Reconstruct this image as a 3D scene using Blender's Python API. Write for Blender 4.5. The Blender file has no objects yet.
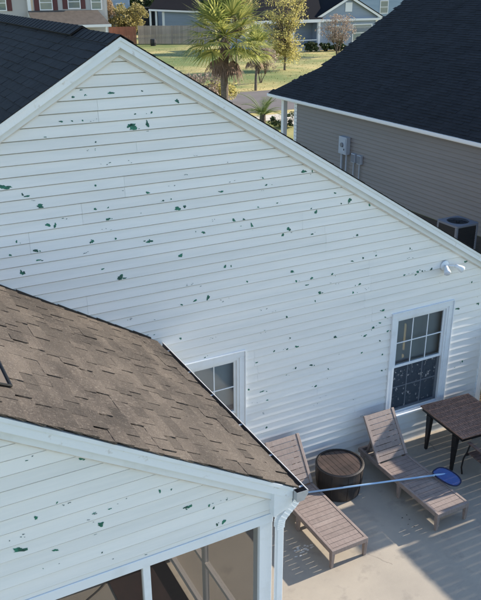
import bpy, math, random
from mathutils import Vector, Matrix
R = math.radians
random.seed(11)
sc = bpy.context.scene
COL = sc.collection

# ------------------------------------------------------------------ camera
cam_d = bpy.data.cameras.new('camera'); cam = bpy.data.objects.new('camera', cam_d); COL.objects.link(cam)
yaw, tilt, roll = R(27.80), R(22.86), R(-0.2)
Fv = Vector((math.sin(yaw)*math.cos(tilt), math.cos(yaw)*math.cos(tilt), -math.sin(tilt)))
Rv = Vector((math.cos(yaw), -math.sin(yaw), 0)); Uv = Rv.cross(Fv)
R2 = Rv*math.cos(roll) + Uv*math.sin(roll); U2 = -Rv*math.sin(roll) + Uv*math.cos(roll)
CAM = Vector((0, -8.5, 7.36))
m = Matrix((R2, U2, -Fv)).transposed().to_4x4(); m.translation = CAM
cam.matrix_world = m
cam_d.sensor_fit = 'HORIZONTAL'; cam_d.sensor_width = 36; cam_d.lens = 748.5/481*36
cam_d.clip_start = .1; cam_d.clip_end = 1500
sc.camera = cam

# ------------------------------------------------------------------ sky, sun, exposure
SUN_EL, SUN_AZ = R(25), R(-1.6)          # azimuth measured from +X; the sun rakes along the gable wall
w = bpy.data.worlds.new('World'); sc.world = w; w.use_nodes = True
nt = w.node_tree; nt.nodes.clear()
sky = nt.nodes.new('ShaderNodeTexSky'); sky.sky_type = 'NISHITA'; sky.sun_disc = False
sky.sun_elevation = SUN_EL; sky.sun_rotation = R(90) - SUN_AZ; sky.ozone_density = 2.0; sky.dust_density = .3; sky.air_density = 1.0
bg = nt.nodes.new('ShaderNodeBackground'); bg.inputs['Strength'].default_value = .15
wo = nt.nodes.new('ShaderNodeOutputWorld')
nt.links.new(sky.outputs[0], bg.inputs[0]); nt.links.new(bg.outputs[0], wo.inputs[0])
S = Vector((math.cos(SUN_EL)*math.cos(SUN_AZ), math.cos(SUN_EL)*math.sin(SUN_AZ), math.sin(SUN_EL)))
sd = bpy.data.lights.new('sun', 'SUN'); sd.energy = 4.6; sd.angle = R(.8); sd.color = (1, .89, .74)
so = bpy.data.objects.new('sun', sd); COL.objects.link(so); so.rotation_euler = S.to_track_quat('Z', 'Y').to_euler()
sc.view_settings.view_transform = 'Standard'; sc.view_settings.look = 'None'
sc.view_settings.exposure = 0.93; sc.view_settings.gamma = 1

# ------------------------------------------------------------------ materials
def mat(name, base, rough=.6, var=None, vscale=3., vstretch=(1, 1, 1), vmin=.35, vmax=.65, rnd=0., bump=0., bscale=60., bstretch=(1, 1, 1),
        metal=0., spec=.5, second=None, sscale=1., smin=.5, smax=.7, detail=6, isl=False, world=False):
    M = bpy.data.materials.new(name); M.use_nodes = True
    N = M.node_tree.nodes; L = M.node_tree.links; b = N['Principled BSDF']
    b.inputs['Roughness'].default_value = rough; b.inputs['Metallic'].default_value = metal
    b.inputs['Specular IOR Level'].default_value = spec
    tc = N.new('ShaderNodeTexCoord')
    def noise(scale, stretch, det=detail):
        mp = N.new('ShaderNodeMapping'); mp.inputs['Scale'].default_value = stretch
        L.new(N.new('ShaderNodeNewGeometry').outputs['Position'] if world else tc.outputs['Object'], mp.inputs[0])
        n = N.new('ShaderNodeTexNoise'); n.inputs['Scale'].default_value = scale; n.inputs['Detail'].default_value = det
        n.inputs['Roughness'].default_value = .62
        L.new(mp.outputs[0], n.inputs['Vector']); return n.outputs[0]
    def ramp(o, lo, hi):
        r = N.new('ShaderNodeMapRange'); r.inputs[1].default_value = lo; r.inputs[2].default_value = hi; L.new(o, r.inputs[0]); return r.outputs[0]
    def mix(f, a, c):
        x = N.new('ShaderNodeMix'); x.data_type = 'RGBA'
        if f is not None: L.new(f, x.inputs[0])
        for s_, v in ((6, a), (7, c)):
            if isinstance(v, tuple): x.inputs[s_].default_value = (*v[:3], 1)
            else: L.new(v, x.inputs[s_])
        return x.outputs[2]
    c = tuple(base)
    if var: c = mix(ramp(noise(vscale, vstretch), vmin, vmax), c, tuple(var))
    if second: c = mix(ramp(noise(sscale, (1, 1, 1), 8), smin, smax), c, tuple(second))
    if rnd:
        oi = N.new('ShaderNodeObjectInfo'); mr = N.new('ShaderNodeMapRange')
        mr.inputs[3].default_value = 1-rnd; mr.inputs[4].default_value = 1+rnd; L.new(oi.outputs['Random'], mr.inputs[0])
        hs = N.new('ShaderNodeHueSaturation'); L.new(mr.outputs[0], hs.inputs['Value'])
        if isl: gg = N.new('ShaderNodeNewGeometry'); L.new(gg.outputs['Random Per Island'], mr.inputs[0])
        if isinstance(c, tuple): hs.inputs['Color'].default_value = (*c, 1)
        else: L.new(c, hs.inputs['Color'])
        c = hs.outputs[0]
    if isinstance(c, tuple): b.inputs['Base Color'].default_value = (*c, 1)
    else: L.new(c, b.inputs['Base Color'])
    if bump:
        bn = N.new('ShaderNodeBump'); bn.inputs['Strength'].default_value = 1; bn.inputs['Distance'].default_value = bump
        L.new(noise(bscale, bstretch), bn.inputs['Height']); L.new(bn.outputs[0], b.inputs['Normal'])
    return M

M = {}
M['siding'] = mat('white painted vinyl siding', (.80, .80, .79), .42, (.70, .715, .71), 2.2, (.3, 1, 4), .42, .78, rnd=.03, bump=.0022, bscale=7, bstretch=(.35, 1, 2.2))
M['trim'] = mat('white trim', (.74, .785, .83), .4, (.64, .675, .70), 4, (1, 1, 1), .5, .8, bump=.0006, bscale=40)
M['frieze'] = mat('peeling white trim', (.74, .785, .83), .45, (.60, .61, .61), 9, (1, 1, 1), .6, .66, bump=.001, bscale=60)
M['jch'] = mat('stained channel', (.55, .50, .45), .6, (.70, .68, .66), 6)
M['chip'] = mat('bare green vinyl', (.018, .18, .115), .5, (.008, .06, .05), 14, vmin=.42, vmax=.62)
M['chip2'] = mat('thin grey wear', (.16, .20, .20), .6)
M['shingle'] = mat('weathered brown shingle', (.094, .077, .063), .95, (.036, .0285, .0235), 1.4, (1.3, .55, 1.3), .36, .66, rnd=.26, bump=.012, bscale=60, second=(.135, .116, .098), sscale=34, smin=.52, smax=.74, detail=13, world=True)
M['shingle_dark'] = mat('charcoal shingle', (.0105, .0110, .0132), .9, (.018, .0185, .0215), 1.3, (1, 1, 1), bump=.005, bscale=70, spec=.3, second=(.026, .027, .030), sscale=40, smin=.55, smax=.7, rnd=.16, isl=True)
M['underlay'] = mat('roof deck', (.05, .04, .035), .9)
M['underlay_dark'] = mat('dark roof deck', (.008, .009, .012), .9)
M['drip'] = mat('dark drip edge', (.02, .02, .022), .5)
M['concrete'] = mat('patio concrete', (.43, .382, .315), .85, (.35, .312, .262), .9, (1, 1, 1), .36, .70, bump=.0022, bscale=160, second=(.27, .243, .208), sscale=3.3, smin=.55, smax=.78, detail=13)
M['crack'] = mat('crack', (.10, .085, .07), .95)
M['scuff'] = mat('paint scuff', (.72, .70, .66), .9)
M['gutter'] = mat('white gutter', (.40, .41, .43), .45, (.30, .31, .32), 8, vmin=.5, vmax=.8)
M['gutter_in'] = mat('dark gutter inside', (.07, .072, .08), .5, (.16, .12, .085), 14, (1, .5, 1), .5, .75)
M['chaise'] = mat('taupe resin', (.285, .226, .203), .6, (.225, .18, .163), 9, (5, 1, 1), .4, .65, rnd=.10, bump=.001, bscale=60, bstretch=(.15, 1, 1), second=(.33, .275, .25), sscale=4, smin=.55, smax=.75)
M['barrel'] = mat('dark brown resin', (.026, .022, .022), .45, (.038, .032, .030), 5)
M['lid'] = mat('brown lid plank', (.080, .054, .044), .42, (.045, .032, .027), 5, (.4, 2, 1), rnd=.16, bump=.0006, bscale=70)
M['tabletop'] = mat('woven brown top', (.34, .205, .155), .6, (.20, .12, .09), 38, (1, .5, 1), .4, .6, bump=.003, bscale=70, bstretch=(1, .45, 1), spec=.25)
M['tableleg'] = mat('near black metal', (.013, .011, .011), .4)
M['chairwood'] = mat('chair slat brown', (.165, .10, .08), .55, (.11, .07, .055), 8, rnd=.1)
M['pole'] = mat('aluminium blue pole', (.38, .56, .78), .35, metal=.0)
M['netrim'] = mat('dark blue rim', (.004, .010, .055), .4)
M['beige'] = mat('taupe vinyl siding', (.190, .168, .158), .55, (.165, .148, .14), 1.2, (1, .25, 2))
M['ac_top'] = mat('grey painted metal', (.15, .165, .195), .4)
M['ac_dark'] = mat('dark grille', (.012, .013, .016), .6)
M['meter'] = mat('grey metal box', (.36, .40, .46), .45)
M['wood_fence'] = mat('weathered fence', (.42, .35, .29), .9, (.30, .25, .205), 1.5, (2, 2, .5), rnd=.14)
M['red_fence'] = mat('reddish fence', (.36, .14, .085), .85, (.28, .11, .07), 1.5, rnd=.12)
M['shade_fence_wood'] = mat('shade fence wood', (.27, .20, .14), .9, (.2, .15, .1), 3, rnd=.1)  # wood of the added fence and gate out of view
M['asphalt'] = mat('asphalt', (.155, .135, .13), .9, (.12, .105, .10), .6)
M['sidewalk'] = mat('sidewalk', (.62, .56, .47), .85, (.5, .45, .38), .8)
M['soil'] = mat('mulch soil', (.07, .05, .035), .95, (.11, .08, .05), 3)
M['grey_wall'] = mat('grey house siding', (.42, .40, .385), .6)
M['tan_trim'] = mat('tan trim', (.55, .42, .30), .6)
M['shutter'] = mat('maroon shutter', (.085, .016, .02), .5)
M['porch_shingle'] = mat('brown grey roof', (.10, .083, .07), .9, (.075, .062, .052), 2)
M['blue_wall'] = mat('blue grey siding', (.25, .30, .37), .6, (.22, .265, .33), .8, (.3, .3, 3))
M['blue_wall2'] = mat('light blue siding', (.27, .35, .43), .6, (.22, .30, .38), .8, (.3, .3, 3))
M['navy_roof'] = mat('navy roof far', (.008, .009, .013), .95, spec=.1)
M['dark_in'] = mat('dark interior', (.02, .02, .022), .8)
M['white_far'] = mat('white far trim', (.74, .74, .74), .5)
M['mat'] = mat('brown red sheet', (.05, .025, .022), .9, (.035, .02, .018), 5)
M['rail'] = mat('painted porch rail', (.62, .56, .50), .5)
M['black'] = mat('black rubber', (.008, .008, .008), .5)
M['bulb'] = mat('lamp lens', (.62, .66, .74), .15)
M['blind'] = mat('window blind', (.50, .56, .60), .6)
M['trunk'] = mat('bark', (.16, .12, .09), .95, (.09, .07, .055), 8, (1, 1, .4), bump=.02, bscale=12)
M['palm_trunk'] = mat('palm bark', (.20, .16, .125), .95, (.10, .08, .065), 5, (1, 1, 3), bump=.03, bscale=9, bstretch=(1, 1, 3))
M['dead'] = mat('dead frond', (.25, .16, .115), .9, (.16, .10, .075), 6)
M['boot'] = mat('palm boots', (.30, .23, .18), .9, (.10, .07, .05), 6)

def leafmat(name, c, c2, tr=.35):
    m_ = bpy.data.materials.new(name); m_.use_nodes = True
    N = m_.node_tree.nodes; L = m_.node_tree.links; N.clear()
    g = N.new('ShaderNodeNewGeometry'); x = N.new('ShaderNodeMix'); x.data_type = 'RGBA'
    x.inputs[6].default_value = (*c, 1); x.inputs[7].default_value = (*c2, 1); L.new(g.outputs['Random Per Island'], x.inputs[0])
    d = N.new('ShaderNodeBsdfPrincipled'); d.inputs['Roughness'].default_value = .55; L.new(x.outputs[2], d.inputs['Base Color'])
    t = N.new('ShaderNodeBsdfTranslucent'); L.new(x.outputs[2], t.inputs[0])
    mx = N.new('ShaderNodeMixShader'); mx.inputs[0].default_value = tr; L.new(d.outputs[0], mx.inputs[1]); L.new(t.outputs[0], mx.inputs[2])
    o = N.new('ShaderNodeOutputMaterial'); L.new(mx.outputs[0], o.inputs[0]); return m_
M['palm_leaf'] = leafmat('palm leaf', (.13, .18, .045), (.52, .50, .15), .55)
M['palm_leaf2'] = leafmat('young palm leaf', (.12, .19, .06), (.27, .33, .11), .5)
M['yellow_leaf'] = leafmat('yellow leaf', (.30, .29, .09), (.72, .62, .24), .55)
M['olive_leaf'] = leafmat('olive leaf', (.20, .18, .07), (.50, .42, .16), .5)
M['brown_leaf'] = leafmat('dry russet leaf', (.28, .19, .11), (.48, .36, .22), .45)
M['pink_leaf'] = leafmat('dry grey brown twig leaf', (.26, .19, .15), (.42, .34, .27), .4)
M['hedge_leaf'] = leafmat('hedge leaf', (.02, .04, .012), (.055, .085, .025), .3)
M['green_leaf'] = leafmat('shrub leaf', (.025, .05, .015), (.06, .10, .025), .2)

def glassmat(name, tint, refl=.12):
    m_ = bpy.data.materials.new(name); m_.use_nodes = True
    N = m_.node_tree.nodes; L = m_.node_tree.links; N.clear()
    fr = N.new('ShaderNodeFresnel'); fr.inputs[0].default_value = 1.5
    a = N.new('ShaderNodeMath'); a.operation = 'ADD'; a.inputs[1].default_value = refl; L.new(fr.outputs[0], a.inputs[0])
    t = N.new('ShaderNodeBsdfTransparent'); t.inputs[0].default_value = (*tint, 1)
    g = N.new('ShaderNodeBsdfGlossy'); g.inputs['Roughness'].default_value = .02; g.inputs[0].default_value = (.9, .95, 1, 1)
    x = N.new('ShaderNodeMixShader'); L.new(a.outputs[0], x.inputs[0]); L.new(t.outputs[0], x.inputs[1]); L.new(g.outputs[0], x.inputs[2])
    o = N.new('ShaderNodeOutputMaterial'); L.new(x.outputs[0], o.inputs[0]); return m_
M['glass'] = glassmat('window glass', (.80, .83, .84))

def screenmat(name, op, c, blotch=None):
    m_ = bpy.data.materials.new(name); m_.use_nodes = True
    N = m_.node_tree.nodes; L = m_.node_tree.links; N.clear()
    t = N.new('ShaderNodeBsdfTransparent'); d = N.new('ShaderNodeBsdfDiffuse'); d.inputs[0].default_value = (*c, 1)
    x = N.new('ShaderNodeMixShader'); x.inputs[0].default_value = op
    L.new(t.outputs[0], x.inputs[1]); L.new(d.outputs[0], x.inputs[2]); out = x.outputs[0]
    if blotch:
        tc = N.new('ShaderNodeTexCoord'); n = N.new('ShaderNodeTexNoise'); n.inputs['Scale'].default_value = 17; n.inputs['Detail'].default_value = 7
        n.inputs['Roughness'].default_value = .7; L.new(tc.outputs['Object'], n.inputs['Vector'])
        r = N.new('ShaderNodeMapRange'); r.inputs[1].default_value = .575; r.inputs[2].default_value = .63; r.inputs[4].default_value = .8; L.new(n.outputs[0], r.inputs[0])
        d2 = N.new('ShaderNodeBsdfDiffuse'); d2.inputs[0].default_value = (*blotch, 1)
        y = N.new('ShaderNodeMixShader'); L.new(r.outputs[0], y.inputs[0]); L.new(out, y.inputs[1]); L.new(d2.outputs[0], y.inputs[2]); out = y.outputs[0]
    o = N.new('ShaderNodeOutputMaterial'); L.new(out, o.inputs[0]); return m_
M['screen'] = screenmat('insect screen', .50, (.055, .046, .040))
M['screen_spot'] = screenmat('spotted window screen', .62, (.06, .075, .10), (.45, .43, .41))
M['net'] = screenmat('blue net', .62, (.015, .11, .46))

# grass: green to dormant tan
def grassmat():
    m_ = mat('lawn grass', (.17, .20, .05), .95, (.47, .38, .15), .13, (1, 1, 1), .40, .58, bump=.03, bscale=9, second=(.10, .15, .03), sscale=.045, smin=.5, smax=.62)
    return m_
M['grass'] = grassmat()

# ------------------------------------------------------------------ mesh helpers
class MB:
    def __init__(s, T=None): s.v = []; s.f = []; s.T = T
    def add(s, pts, faces):
        b = len(s.v)
        for p in pts:
            p = Vector(p); s.v.append(tuple(s.T @ p if s.T else p))
        s.f += [tuple(b+i for i in q) for q in faces]; return s
    def box(s, x0, x1, y0, y1, z0, z1):
        return s.hexa([(x0, y0, z0), (x1, y0, z0), (x1, y1, z0), (x0, y1, z0), (x0, y0, z1), (x1, y0, z1), (x1, y1, z1), (x0, y1, z1)])
    def hexa(s, p): return s.add(p, [(0, 3, 2, 1), (4, 5, 6, 7), (0, 1, 5, 4), (1, 2, 6, 5), (2, 3, 7, 6), (3, 0, 4, 7)])
    def prism(s, poly, d):
        n = len(poly); d = Vector(d)
        return s.add([Vector(p) for p in poly]+[Vector(p)+d for p in poly], [tuple(range(n))[::-1], tuple(range(n, 2*n))]+[(i, (i+1) % n, n+(i+1) % n, n+i) for i in range(n)])
    def quad(s, a, b, c, d): return s.add([a, b, c, d], [(0, 1, 2, 3)])
    def tube(s, pts, r, n=8, cap=True):
        pts = [Vector(p) for p in pts]; rs = r if isinstance(r, (list, tuple)) else [r]*len(pts)
        b = []; up0 = None
        for i, p in enumerate(pts):
            t = (pts[min(i+1, len(pts)-1)]-pts[max(i-1, 0)]).normalized()
            if up0 is None: up0 = Vector((0, 0, 1)) if abs(t.z) < .9 else Vector((1, 0, 0))
            u = t.cross(up0).normalized(); up0 = u.cross(t).normalized()
            b += [p+u*math.cos(2*math.pi*k/n)*rs[i]+up0*math.sin(2*math.pi*k/n)*rs[i] for k in range(n)]
        F_ = [(i*n+k, i*n+(k+1) % n, (i+1)*n+(k+1) % n, (i+1)*n+k) for i in range(len(pts)-1) for k in range(n)]
        if cap: F_ += [tuple(range(n))[::-1], tuple((len(pts)-1)*n+k for k in range(n))]
        return s.add(b, F_)
    def lathe(s, prof, c=(0, 0, 0), n=32):
        c = Vector(c); pts = [c+Vector((r*math.cos(2*math.pi*k/n), r*math.sin(2*math.pi*k/n), z)) for r, z in prof for k in range(n)]
        return s.add(pts, [(i*n+k, i*n+(k+1) % n, (i+1)*n+(k+1) % n, (i+1)*n+k) for i in range(len(prof)-1) for k in range(n)])
    def build(s, name, mt, parent=None, bevel=0, smooth=False):
        me = bpy.data.meshes.new(name); me.from_pydata(s.v, [], s.f); me.update()
        me.materials.append(M[mt] if isinstance(mt, str) else mt)
        if smooth: me.polygons.foreach_set('use_smooth', [True]*len(me.polygons))
        o = bpy.data.objects.new(name, me); COL.objects.link(o); hook(o, parent)
        if bevel:
            b = o.modifiers.new('bevel', 'BEVEL'); b.width = bevel; b.segments = 2; b.limit_method = 'ANGLE'
        return o
def hook(o, parent):
    if parent is None: return
    o.parent = parent
    if parent.type == 'EMPTY': o.matrix_parent_inverse = Matrix.Translation(-Vector(parent.location))
def tag(o, label=None, cat=None, group=None, kind=None):
    for k, v in (('label', label), ('category', cat), ('group', group), ('kind', kind)):
        if v: o[k] = v
    return o
def thing(name, loc, label, cat, group=None):
    o = bpy.data.objects.new(name, None); COL.objects.link(o); o.location = loc; o.empty_display_size = .2
    return tag(o, label, cat, group)
def copy_tree(o, parent=None):
    c = o.copy(); COL.objects.link(c)
    if parent is not None: c.parent = parent; c.matrix_parent_inverse = o.matrix_parent_inverse.copy()
    for ch in o.children: copy_tree(ch, c)
    return c
def rot2(cx, cy, a, z=0): return Matrix.Translation((cx, cy, z)) @ Matrix.Rotation(a, 4, 'Z')

# ------------------------------------------------------------------ setting: ground, street, patio
g = MB(); GR = 600
g.quad((-GR, -GR, -.1), (GR, -GR, -.1), (GR, GR, -.1), (-GR, GR, -.1)); tag(g.build('lawn', 'grass'), kind='structure')
tag(MB().box(-150, 300, 33.6, 42.6, -.3, -.09).build('street', 'asphalt'), kind='structure')
sw = MB()
sw.box(-60, 120, 30.4, 32.2, -.3, -.05); tag(sw.build('pavement', 'sidewalk'), kind='structure')
tag(MB().box(22.9, 29, 22.4, 30.3, -.3, -.06).build('driveway', 'sidewalk'), kind='structure')
tag(MB().box(9.5, 17.4, -2, 20, -.3, -.088).build('side_yard_soil', 'soil'), kind='structure')
# patio slab with a control joint: separate pours
pt = tag(MB().box(-3.4, 9.42, -9, -.005, -.16, 0).build('patio_slab', 'concrete'), kind='structure')
# hairline cracks and a scuffed patch on the slab
def crack(pts, wd):
    q = MB()
    random.seed(len(pts)*7+int(wd*1e5))
    P = []
    for a, b in zip(pts[:-1], pts[1:]):
        for k in range(6): P.append((a[0]+(b[0]-a[0])*k/6+random.uniform(-.012, .012), a[1]+(b[1]-a[1])*k/6+random.uniform(-.012, .012)))
    P.append(pts[-1])
    for i, (a, b) in enumerate(zip(P[:-1], P[1:])):
        w_ = wd*random.uniform(.4, 1); d = Vector((b[0]-a[0], b[1]-a[1], 0)).normalized(); n = Vector((-d.y, d.x, 0))*w_
        A = Vector((*a, .002)); B = Vector((*b, .002)); q.quad(A-n, B-n, B+n, A+n)
    return q
crack([(5.43, -2.0), (5.56, -2.25), (5.60, -2.33)], .0014).build('crack', 'crack', pt)
crack([(8.0, -.1), (8.03, -.3), (7.98, -.55)], .003).build('crack', 'crack', pt)
q = MB(); random.seed(4)
for k in range(30):
    a = random.uniform(0, 6.28); r = random.uniform(0, 1)**.7; cx, cy = 4.60+r*.20*math.cos(a)+.05, -1.52+r*.10*math.sin(a)
    n = random.randint(4, 6); s_ = random.uniform(.006, .03)
    P = [(cx+s_*random.uniform(.5, 1.4)*math.cos(6.28*i/n), cy+s_*.6*random.uniform(.5, 1.4)*math.sin(6.28*i/n), .0025+.0001*k) for i in range(n)]
    q.add(P, [tuple(range(n))])
tag(q.build('paint_scuff', 'scuff', pt), kind='stuff')
q = MB()
for cx, cy in [(6.35, -1.62), (6.42, -1.70), (6.33, -1.78), (6.45, -1.60), (6.38, -1.86)]:
    n = 7; P = [(cx+.013*random.uniform(.4, 1.3)*math.cos(6.28*i/n), cy+.010*random.uniform(.4, 1.3)*math.sin(6.28*i/n), .003) for i in range(n)]
    q.add(P, [tuple(range(n))])
tag(q.build('dark_spots', 'crack', pt), kind='stuff')

# ------------------------------------------------------------------ siding
EXP = .1315
class Siding:
    """lap siding on the plane y = Y, facing -y; lap edges at zb + k*EXP; a hollow hem runs under each lap"""
    def __init__(s, Y, zb, proud, topf, uf, deep): s.Y = Y; s.zb = zb; s.P = proud; s.TF = topf; s.UF = uf; s.D = deep
    def yy(s, u): return s.Y-(s.P+(s.TF-s.P)*min(u, s.UF)/s.UF) if u <= s.UF+1e-6 else s.Y+s.D
    def face(s, z): return s.yy(min(((z-s.zb)/EXP) % 1.0, s.UF))
    def board(s, parent, xa0, xb0, xa1, xb1, k, lo=0., hi=1.06, mt='siding'):
        z0 = s.zb+k*EXP; n = max(1, int((xb0-xa0)/.38)); vs = []; fs = []
        jit = [random.uniform(-.0009, .0009) for _ in range(n+1)]
        jz = [random.uniform(-.0012, .0012) for _ in range(n+1)]
        UF, DEEP = s.UF, s.D
        rows = [(lo, s.Y+DEEP+.003), (lo, None)]
        if lo < UF*.5 < hi: rows.append((UF*.5, None))
        if hi > UF and lo < UF: rows += [(UF, None), (UF+.03, s.Y+DEEP), (hi, s.Y+DEEP)]
        elif lo >= UF: rows = [(lo, s.Y+DEEP), (hi, s.Y+DEEP)]
        else: rows.append((hi, None))
        m_ = len(rows)
        for i in range(n+1):
            t = i/n
            for r, (u, yf) in enumerate(rows):
                xa = xa0+(xa1-xa0)*min(u, 1); xb = xb0+(xb1-xb0)*min(u, 1)
                y = yf if yf is not None else s.yy(u)-jit[i]*(1-u*.8)
                vs.append((xa+(xb-xa)*t, y, z0+u*EXP+(jz[i] if u == 0 else 0)))
        for i in range(n):
            for r in range(m_-1):
                a = i*m_+r; fs.append((a, a+m_, a+m_+1, a+1))
        me = bpy.data.meshes.new('siding_board'); me.from_pydata(vs, [], fs); me.materials.append(M[mt]); me.update()
        o = bpy.data.objects.new('siding_board', me); COL.objects.link(o); hook(o, parent); return o

# ------------------------------------------------------------------ main house
house = thing('house', (2.93, 0, 0), 'house with white lap siding, its paint chipped to green, and a dark roof', 'house')
AX, AZ, SL = 2.925, 6.655, .597          # siding apex
XL, XR = -3.5, 9.26
HY = 12.5
# structural wall behind the siding, with two window openings left free
WIN = [(7.26, 8.43, .655, 2.465), (3.33, 4.50, .655, 2.465)]
core = MB()
def gz(x): return AZ-SL*abs(x-AX)
xs = sorted([XL, AX, 9.36]+[v for a in WIN for v in a[:2]])
for a, b in zip(xs[:-1], xs[1:]):
    op = [v for v in WIN if v[0] <= a+1e-6 and b <= v[1]+1e-6]
    spans = [(None, None)] if not op else [(-.1, op[0][2]), (op[0][3], None)]
    for lo, hi in spans:
        l = -.1 if lo is None else lo
        top = [(a, gz(a)), (b, gz(b))] if hi is None else [(a, hi), (b, hi)]
        if lo is not None and hi is None: l = op[0][3]
        core.prism([(a, .034, l), (b, .034, l), (b, .034, top[1][1]), (a, .034, top[0][1])], (0, .086, 0))
wall = core.build('wall', 'trim', house)
side = MB().box(9.24, 9.36, .121, HY, -.1, 2.8).build('side_wall', 'siding', house)
MB().box(XL, XL+.12, .121, HY, -.1, 2.8).build('side_wall', 'siding', house)
MB().prism([(XL, HY-.12, -.1), (9.36, HY-.12, -.1), (9.36, HY-.12, 2.82), (AX, HY-.12, AZ), (XL, HY-.12, 2.82)], (0, .11, 0)).build('back_wall', 'siding', house)
ZB = 6.038-45*EXP      # lap line seen at z = 6.038
sid = Siding(0, ZB, .0205, .002, .905, .028)
seams = {}
rs = random.Random(5)
kmax = int((AZ-ZB)/EXP)+1
fixed = {35: [2.35], 36: [2.35], 33: [1.70], 34: [1.70], 37: [2.90], 38: [2.90], 39: [3.90], 40: [3.9], 31: [5.46], 32: [5.46], 34.5: []}
for k in range(-1, kmax):
    pair = (k+100)//2
    if pair not in seams: seams[pair] = [v for v in (rs.uniform(-1.5, 1.2)+3.66*i for i in range(4))]
for k in range(-1, kmax+1):
    z0 = ZB+k*EXP; z1 = min(z0+EXP, AZ+.0)
    if z0 > AZ-.03: break
    def lim(z): return max(XL, AX-(AZ-z)/SL), min(XR, AX+(AZ-z)/SL)
    a0, b0 = lim(z0); a1, b1 = lim(min(z0+EXP, AZ-.003))
    cuts = list(fixed.get(k, [])) or list(seams[(k+100)//2])
    blk = [v for v in WIN if z0 < v[3] and z0+EXP > v[2]]
    cuts = [c for c in cuts if a0+.3 < c < b0-.3 and not any(v[0]-.1 < c < v[1]+.1 for v in WIN)]
    edges = sorted(set([a0, b0]+cuts+[c for v in blk for c in v[:2]]))
    for i, (ea, eb) in enumerate(zip(edges[:-1], edges[1:])):
        la = ea+.0009 if i else ea; lb = eb-.0009 if i < len(edges)-2 else eb
        xa1 = a1 if i == 0 else la; xb1 = b1 if i == len(edges)-2 else lb
        inw = [v for v in blk if v[0]-1e-6 <= ea and eb <= v[1]+1e-6]
        if not inw: sid.board(wall, la, lb, xa1, xb1, k)
        else:
            v = inw[0]
            if z0 < v[2]-.01: sid.board(wall, ea, eb, ea, eb, k, 0, (v[2]-z0)/EXP)
            elif z0+EXP > v[3]+.01: sid.board(wall, ea, eb, ea, eb, k, (v[3]-z0)/EXP, 1.06)

# paint chips: x, z, width, height on the wall
CH = [(2.462,6.285,.029,.021),(2.363,6.204,.053,.027),(2.503,6.217,.029,.021),(2.202,5.947,.053,.027),(2.328,5.942,.029,.021),(2.449,5.938,.029,.021),(2.582,5.682,.03,.022),(2.809,6.22,.094,.034),(3.186,6.218,.03,.022),(3.624,6.074,.056,.056),(3.084,5.962,.03,.022),(3.291,5.964,.041,.028),(3.05,5.814,.151,.082),(3.233,5.834,.048,.096),(1.492,5.282,.199,.066),(1.684,5.172,.027,.04),(1.732,5.148,.08,.027),(1.866,5.013,.108,.061),(2.54,5.172,.027,.041),(1.934,4.775,.068,.054),(2.014,4.757,.041,.068),(1.553,4.632,.027,.041),(1.461,4.483,.034,.034),(1.756,4.489,.068,.048),(2.441,4.492,.069,.042),(1.778,4.367,.069,.027),(1.576,4.239,.069,.069),(2.511,4.889,.055,.028),(3.188,5.006,.07,.035),(2.662,4.743,.069,.042),(3.579,4.75,.086,.072),(3.676,4.763,.043,.058),(2.739,4.483,.028,.042),(3.18,4.375,.114,.043),(3.596,4.118,.102,.044),(2.761,3.965,.129,.064),(2.544,4.117,.042,.028),(3.387,4.879,.043,.021),(3.495,4.884,.028,.021),(2.673,4.886,.03,.022),(3.933,4.379,.073,.037),(4.375,4.485,.06,.045),(4.525,4.47,.045,.03),(4.647,4.376,.045,.061),(5.232,4.232,.078,.07),(5.145,4.158,.062,.047),(4.24,3.852,.061,.045),(4.331,3.844,.03,.03),(4.578,3.572,.031,.039),(5.306,3.589,.096,.04),(5.378,3.43,.048,.04),(4.811,4.999,.03,.03),(4.203,4.892,.073,.029),(4.865,4.898,.06,.023),(4.745,4.612,.033,.024),(5.04,4.629,.034,.025),(5.45,5.015,.093,.054),(5.588,4.992,.031,.047),(6.244,4.506,.082,.065),(5.678,4.414,.064,.064),(6.606,4.391,.05,.042),(5.986,4.648,.048,.032),(6.098,4.481,.036,.026),(5.592,4.477,.035,.025),(5.624,4.099,.048,.032),(6.413,3.963,.067,.033),(6.35,3.568,.067,.025),(6.55,3.582,.051,.034),(6.791,3.581,.052,.026),(6.0,3.425,.042,.042),(5.642,3.428,.065,.041),(5.568,3.333,.082,.025),(6.515,3.17,.052,.043),(7.444,3.586,.036,.036),(7.64,3.162,.082,.055),(7.371,3.152,.045,.036),(7.916,3.164,.065,.046),(7.731,3.163,.037,.037),(8.645,3.165,.086,.048),(7.007,2.629,.09,.045),(8.601,2.353,.098,.049),(9.061,2.351,.06,.06),(7.057,2.506,.036,.036),(7.131,2.246,.055,.037),(8.838,2.768,.039,.039),(6.843,2.379,.036,.036),(6.825,2.357,.072,.036),(6.966,2.422,.054,.036),(6.984,2.102,.036,.036),(7.057,1.833,.055,.028),(7.083,1.544,.056,.028),(8.861,1.27,.051,.041),(5.792,3.171,.083,.05),(5.719,3.05,.033,.033),(6.403,3.052,.051,.034),(5.232,2.895,.049,.041),(5.301,2.54,.037,.027),(5.418,2.372,.084,.034),(5.253,2.369,.042,.033),(6.112,2.363,.087,.043),(6.686,2.267,.089,.036),(5.412,2.011,.051,.034),(5.69,1.993,.069,.035),(6.01,1.843,.035,.035),(5.789,1.6,.07,.035),(6.64,1.979,.054,.027),(3.911,2.555,.031,.024),(4.736,2.272,.049,.025),(5.029,2.39,.041,.033),(4.603,1.857,.05,.033),(4.833,1.761,.084,.025),(4.921,1.591,.068,.017),(4.918,1.107,.052,.035),(3.552,2.932,.046,.038),(3.977,3.451,.076,.068),(3.784,3.446,.068,.038),(3.585,3.427,.045,.03)]
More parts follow.
